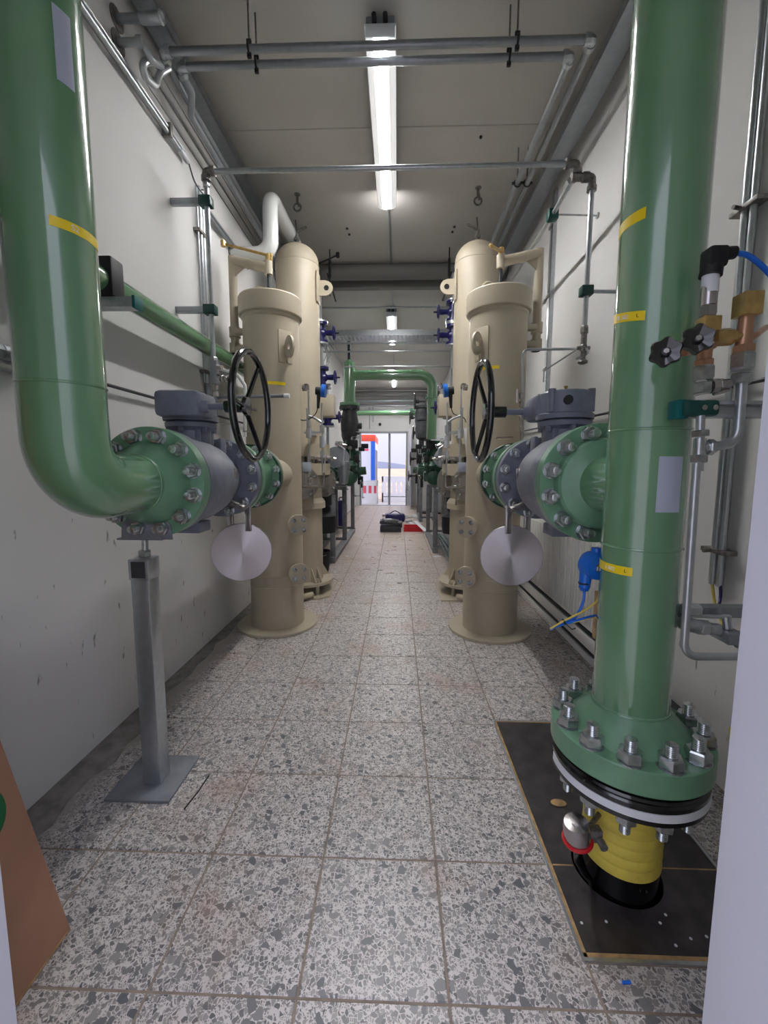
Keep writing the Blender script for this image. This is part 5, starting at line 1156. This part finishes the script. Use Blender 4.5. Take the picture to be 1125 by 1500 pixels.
b = BM(); tube(b, [(XR-.035, 1.9, .075), (XR-.035, 8, .075)], .017, 0, 12); tag(obj('heating_line', b, 'darkgrey'), 'dark insulated pipe just below the right trunking', 'pipe')
b = BM(); bx(b, XR-.05, XR, 1.9, 8, .0, .05, .004); struct('baseboard_right', b, 'radiator')

# ================================================================== BLUE SOCKET UNIT AND CABLES AT RIGHT RISER
t = thing('level_transmitter', 'bright blue probe housing behind the right riser with blue cable', 'device', (.66, 1.42, .9))
yb_ = 1.42
c = W(868, 830, y=yb_)
b = BM(); lathe(b, [(.02, -.03), (.045, -.025), (.05, .0), (.045, .025), (.02, .03)], c+V((.005, 0, .005)), (.3, -1, 0), 32); cyl(b, c+V((-.02, 0, 0)), W(856, 860, y=yb_), .022, .018, 24); cyl(b, c+V((.01, 0, .03)), c+V((.01, 0, .065)), .016, seg=14); cyl(b, W(856, 860, y=yb_), W(856, 865, y=yb_), .019, .013, 20); obj('housing', b, 'blueplastic', t)
b = BM(); cyl(b, W(856, 852.5, y=yb_), W(856, 855, y=yb_), .0192, seg=20); obj('gasket', b, 'blackmatt', t)
b = BM(); hexa(b, W(872, 832, y=yb_-.03), W(890, 834, y=yb_-.03), .014); obj('connector', b, 'steel', t)
b = BM(); tube(b, curve_pts([W(856, 863, y=yb_), W(854, 882, y=yb_), W(842, 905, y=yb_), W(825, 912, y=yb_-.02), W(806, 922, y=yb_-.03)]), .0045, seg=8); tube(b, curve_pts([W(892, 898, y=yb_+.1), W(865, 903, y=yb_), W(835, 912, y=yb_-.02), W(806, 920, y=yb_-.03)]), .004, seg=8); obj('blue_cable', b, 'cyanblue', t)
b = BM(); tube(b, curve_pts([W(880, 850, y=yb_), W(878, 875, y=yb_), W(858, 893, y=yb_), W(825, 910, y=yb_-.03), W(806, 921, y=yb_-.035)]), .0035, seg=8); tube(b, curve_pts([W(890, 900, y=yb_+.1), W(865, 905, y=yb_), W(840, 912, y=yb_-.02)]), .003, seg=8); obj('earth_wire', b, 'cable_y', t, 'yellow earth wire')
b = BM(); p = W(826, 911, y=yb_-.025); torus(b, p, (1, 0, .4), .008, .003, 14, 6); tube(b, [p, W(838, 922, y=yb_-.03), W(843, 920, y=yb_-.03)], .002, 0, 6); obj('cable_tie', b, 'blackmatt', t)
b = BM(); q0, q1 = W(875, 866, y=1.5), W(875, 935, y=1.5); bx(b, q0.x-.006, q0.x+.02, 1.49, 1.51, q1.z, q0.z, .003); tag(obj('wooden_slat', b, 'wood'), 'thin light wooden slat standing behind the right riser', 'slat')

# ================================================================== INSTRUMENT ASSEMBLY FAR RIGHT
YI = 1.15
w = lambda px, py, dy=0: W(px, py, y=YI+dy)
t = thing('pressure_transmitter', 'silver pressure transmitter with black plug above brass valves', 'device', w(1042, 475))
b = BM(); cyl(b, w(1037, 466), w(1038, 452), .0155, seg=6); hexa(b, w(1037, 464), w(1037.5, 447), .020); cyl(b, w(1037.5, 448), w(1041, 402), .0185, seg=28); obj('sensor_body', b, 'steel', t)
b = BM(); cyl(b, w(1039.3, 430), w(1041, 403), .0190, seg=28); obj('type_plate', b, 'labelwhite', t, 'printed white label')
b = BM(); cyl(b, w(1040.5, 405), w(1043, 390), .0255, .0245, 28); box(b, (w(1046, 379)), (.046, .046, .05), bev=.008); cyl(b, w(1046, 373), w(1076, 370), .0165, .015, 20); cyl(b, w(1047, 366), w(1047, 361), .006, seg=10); obj('plug', b, 'blackmatt', t)
b = BM(); tube(b, curve_pts([w(1076, 370), w(1095, 374), w(1112, 386), w(1128, 402), w(1150, 430)]), .0065, seg=10); obj('blue_cable', b, 'cyanblue', t)
t = thing('needle_valve_manifold', 'brass needle valve manifold with two black star handwheels', 'valve', w(1035, 520))
b = BM(); box(b, w(1037, 476), (.042, .04, .036), bev=.002); obj('top_block', b, 'brass', t)
b = BM(); cyl(b, w(1036, 482), w(1030, 535), .017, seg=20); hexa(b, w(1031, 527), w(1030.5, 537), .023); cyl(b, w(1045, 505), w(1005, 513, -.03), .011, seg=14)
hexa(b, w(1012, 506, -.02), w(998, 512, -.04), .022); obj('cross_body', b, 'copper', t)
b = BM(); hexa(b, w(1046, 495), w(1074, 493), .022); cyl(b, w(1070, 494), w(1092, 493), .013, seg=16); obj('side_union', b, 'brass', t)
b = BM(); box(b, w(1095, 447), (.046, .046, .056), bev=.002); obj('gauge_block', b, 'brass', t)
b = BM(); cyl(b, w(1094, 462), w(1088, 512), .016, .019, 20); hexa(b, w(1089, 506), w(1088, 518), .026); tube(b, [w(1094, 500), w(1108, 490), w(1122, 480, .06)], .008, .01, 10); obj('right_body', b, 'copper', t)
for (px, py, dy) in ((1022, 497, -.07), (975, 516, -.07)):
    c = w(px, py, dy); ax = V((-.45, -1, .05)).normalized(); B = basis(ax)
    b = BM(); rs = []
    for (rr, tt) in ((.3, -.012), (.85, -.012), (1.0, -.004), (1.0, .004), (.9, .010), (.3, .004), (.28, .009), (.05, .009)):
        ring_ = []
        for i in range(48):
            a = 2*PI*i/48; r_ = .034*rr*(1+(.09*math.cos(6*a) if rr > .6 else 0)); ring_.append(c+B @ V((r_*math.cos(a), r_*math.sin(a), tt)))
        rs.append(ring_)
    rings(b, rs); hw = obj('star_handwheel', b, 'black', t, 'black star-shaped handwheel')
    b = BM(); hexa(b, c+ax*.008, c+ax*.015, .007); obj('nut', b, 'steel', hw)
    b = BM(); cyl(b, c-ax*.01, c-ax*.045, .007, seg=12); hexa(b, c-ax*.03, c-ax*.05, .018); obj('stem', b, 'brass', t)
t = thing('support_rail', 'slotted rail with teal end cap behind the tubing at right', 'rail', w(1040, 600))
za = w(1000, 598).z
b = BM(); x0_ = w(1003, 598, .02).x
bx(b, x0_, XR, YI+.014, YI+.055, za+.012, za+.021); bx(b, x0_, XR, YI+.014, YI+.055, za-.021, za-.012); bx(b, x0_, XR, YI+.05, YI+.055, za-.021, za+.021); obj('rail_body', b, 'galv', t)
b = BM(); bx(b, x0_-.022, x0_+.006, YI+.010, YI+.058, za-.025, za+.025, .003); obj('end_cap', b, 'teal', t)
b = BM(); c = w(1026, 598); box(b, c, (.085, .03, .042), bev=.01); cl = obj('tube_clamp', b, 'tealdark', t, 'dark teal double tube clamp')
for dx in (.0, .028): b = BM(); cyl(b, c+V((dx, -.015, 0)), c+V((dx, -.0165, 0)), .007, seg=12); obj('screw', b, 'steel', cl)
t = thing('impulse_tubing', 'silver bent tubing with compression fittings right of the riser', 'pipe', w(1010, 960))
b = BM(); tube(b, [w(1027, 585), w(1024, 690)], .0105, 0, 16); tube(b, [w(1021, 672), w(1001, 962), w(1090, 962, .02)], .0105, .045, 16, 8); tube(b, [w(1087, 560), w(1080, 650), w(1035, 655)], .0125, .06, 16, 8); obj('tube', b, 'galv', t)
b = BM(); hexa(b, w(1029.5, 557), w(1030.5, 536), .026); hexa(b, w(1028, 577), w(1029, 560), .022); hexa(b, w(1085.5, 543), w(1087.5, 517), .029); hexa(b, w(1084, 563), w(1085, 547), .025)
hexa(b, w(1026, 640), w(1026, 630), .021); cyl(b, w(1025.5, 642), w(1024, 668), .015, seg=16); hexa(b, w(1023.5, 678), w(1024, 666), .021); hexa(b, w(1036, 655), w(1046, 655), .021); cyl(b, w(1024, 656), w(1040, 655), .013, seg=14)
obj('compression_nut', b, 'zinc', t)
b = BM(); cyl(b, w(1040, 566), w(1050, 565), .019, seg=16); cyl(b, w(1050, 564), w(1068, 562), .013, seg=14); hexa(b, w(1052, 564), w(1060, 563), .016); cyl(b, w(1045, 577), w(1068, 571), .005, seg=8); obj('bleed_fitting', b, 'steel', t)
t = thing('quick_coupling', 'row of silver couplings on a rail low at right', 'fitting', w(1040, 925, .1))
q = lambda px, py, dy=.12: W(px, py, y=YI+dy)
b = BM(); hexa(b, q(1000, 893), q(1024, 893), .02); cyl(b, q(1008, 902), q(1070, 904), .006, seg=10); cyl(b, q(1064, 902), q(1066, 920), .013, seg=12); cyl(b, q(1000, 912), q(1022, 918), .022, seg=18); hexa(b, q(1022, 918), q(1036, 920), .024); cyl(b, q(1036, 920), q(1052, 922), .018, seg=16); obj('couplings', b, 'galv', t)
b = BM(); box(b, q(1066, 930), (.055, .08, .035), bev=.004); cyl(b, q(1068, 937)-V((0, .03, 0)), q(1070, 937)-V((0, .055, 0)), .012, seg=14); obj('block', b, 'galvdull', t)
b = BM(); bx(b, q(1000, 900).x, XR, YI+.15, YI+.19, q(1000, 900).z-.02, q(1000, 900).z+.012); obj('rail_body', b, 'galvdull', t)
# conduits on the right wall near the jamb
t = thing('conduit_pair', 'pair of vertical steel conduits on the right wall near the doorway', 'conduit', (XR-.03, 1.83, .8))
for dy, r in ((-.026, .013), (.014, .016)):
    b = BM(); cyl(b, (XR-.03, 1.83+dy, .88), (XR-.03, 1.83+dy, ZC), r, seg=16); obj('conduit_tube', b, 'galv', t)
for z in (2.42, 1.03):
    b = BM(); bx(b, XR-.055, XR, 1.76, 1.90, z-.01, z+.01, .003); cyl(b, (XR-.055, 1.84, z), (XR-.09, 1.83, z), .008, seg=10); obj('clip', b, 'fitting', t)
b = BM(); tube(b, curve_pts([(XR-.03, 1.80, .90), (XR-.04, 1.78, .83), (XR-.1, 1.72, .78)]), .006, seg=8); obj('blue_cable', b, 'navy', t)
b = BM(); tube(b, curve_pts([(XR-.03, 1.85, .90), (XR-.03, 1.82, .80), (XR-.05, 1.74, .73), (XR-.12, 1.68, .74)]), .006, seg=8); obj('earth_wire', b, 'cable_y', t)
b = BM(); tube(b, curve_pts([(1.0, 1.2, .62), (.985, 1.17, .56), (.99, 1.16, .49), (1.02, 1.18, .43)]), .008, seg=10); tag(obj('earth_cable', b, 'cable_y'), 'yellow earth cable loop beside the door jamb', 'cable')

# ================================================================== OUTSIDE
b = BM(); bx(b, -60, 60, YB+.2, 34, -.35, -.15); struct('ground_1', b, 'soil')
b = BM(); bx(b, -2.6, 1.6, YB+.2, YB+1.6, -.16, -.02); struct('ground_2', b, 'conc')
b = BM(); bx(b, -300, 300, 34, 400, -.5, -.2); struct('ground_3', b, 'field')
b = BM(); bx(b, -30, 30, -40, YF-.3, -.3, -.05); struct('ground_4', b, 'conc')
b = BM(); rs = []
n = 60
for k in (0, 1):
    pass
top = [(-280+560*i/n, 5.5+2.5*math.sin(i*.35)+1.2*math.sin(i*.9+1)) for i in range(n+1)]
prism(b, [(-280, -1)]+top+[(280, -1)], 330, 390, lambda x, z, y: V((x, y, z))); struct('hills', b, 'hill')
t = thing('site_container', 'white site container with orange top rail and blue corner outside', 'container', (-2.2, 18.5, -.15))
cx1 = -.93; y0, y1 = 17.3, 19.8; x0 = -3.4
b = BM(); bx(b, x0, cx1, y0, y1, -.15, 2.62, .01); obj('shell', b, 'contwhite', t)
b = BM(); bx(b, x0-.02, cx1+.02, y0-.02, y1+.02, 2.42, 2.68, .01); obj('roof_rail', b, 'orange', t, 'orange-red roof rail')
b = BM(); bx(b, cx1-.16, cx1+.015, y0-.015, y0+.1, -.15, 2.42, .008); obj('corner_post', b, 'contblue', t, 'blue corner post')
b = BM(); bx(b, cx1, cx1+.01, y0+.5, y1-.4, .0, 2.1); obj('side_door', b, 'frame', t)
b = BM()
for z in (2.24, 2.08): bx(b, cx1-.48, cx1-.26, y0-.012, y0, z-.05, z+.03)
obj('printed_sign', b, 'pink', t)
def barrier(x0, x1, y, h, lab, rw, ang=0):
    t = thing('site_barrier', lab, 'barrier', ((x0+x1)/2, y, -.15)); z0 = -.15
    cx = (x0+x1)/2; R = Matrix.Rotation(ang, 3, 'Z'); L = x1-x0
    def bb(bm, u0, u1, v0, v1, dy=.05): box(bm, V((cx, y, z0))+R @ V(((u0+u1)/2-L/2, 0, (v0+v1)/2)), (u1-u0, dy, v1-v0), R=R)
    b = BM(); bb(b, 0, L, 0, h*.30); bb(b, 0, L, h*.8, h); bb(b, 0, .06, 0, h); bb(b, L-.06, L, 0, h); obj('panel', b, 'barwhite', t)
    n = 6 if not rw else 5
    b = BM(); bb(b, 0, L, h*.28, h*(.42 if not rw else .52)); obj('lower_panel', b, 'barwhite', t)
    for i in range(n):
        b = BM(); u = (i+.5)*L/n; hw_ = .36 if not rw else .27; bb(b, u-L/n*hw_, u+L/n*hw_, h*(.4 if not rw else .52), h*.82, .045); obj('slat', b, 'pink' if rw else 'barwhite', t)
    if rw: b = BM(); bb(b, 0, L, h*.3, h*.8, .03); obj('back_panel', b, 'barwhite', t)
    b = BM()
    for u in (.2*L, .8*L): box(b, V((cx, y, z0+.04))+R @ V((u-L/2, 0, 0)), (.12, .4, .08), R=R)
    obj('foot', b, 'darkgrey', t)
barrier(-.62, .55, 16.9, 1.15, 'white plastic site barrier right of centre outside the far door', False)
barrier(-1.75, -.72, 15.9, 1.02, 'red and white plastic site barrier left outside the far door', True, -.12)
b = BM(); bx(b, -.33, -.25, 15.3, 15.38, .0, 3.2); bx(b, -.40, -.18, 15.23, 15.45, -.02, .0); tag(obj('steel_post', b, 'galvdull'), 'slim grey steel post standing outside the far door', 'post')
t = thing('digger_arm', 'yellow machine part seen at the right of the far doorway', 'machine', (.5, 22, -.15))
b = BM(); bx(b, .42, .62, 21.9, 22.1, -.15, 1.75, .02); bx(b, .35, .9, 21.8, 22.2, .3, .9, .03); obj('boom', b, 'outyellow', t)
b = BM(); bx(b, .3, 1.2, 21.6, 22.4, -.15, .25, .03); obj('track', b, 'darkgrey', t)
t = thing('street_lamp', 'slim lamp post far outside at the right of the door', 'lamp post', (.9, 30, -.2))
b = BM(); tube(b, [(.85, 30, -.2), (.85, 30, 4.0), (.55, 30, 4.2)], .05, .1, 10); obj('pole', b, 'galvdull', t)
b = BM(); bx(b, .2, .6, 29.9, 30.1, 4.15, 4.27, .02); obj('lamp_head', b, 'galvdull', t)
t = thing('site_fence', 'low white rail fence on the far field edge', 'fence', (0, 33, -.2))
for i in range(12):
    b = BM(); x = -6+i*1.1; bx(b, x-.04, x+.04, 33, 33.08, -.2, .6); obj('post', b, 'labelwhite', t)
b = BM(); bx(b, -6, 6.2, 33, 33.05, .45, .55); obj('rail', b, 'labelwhite', t)
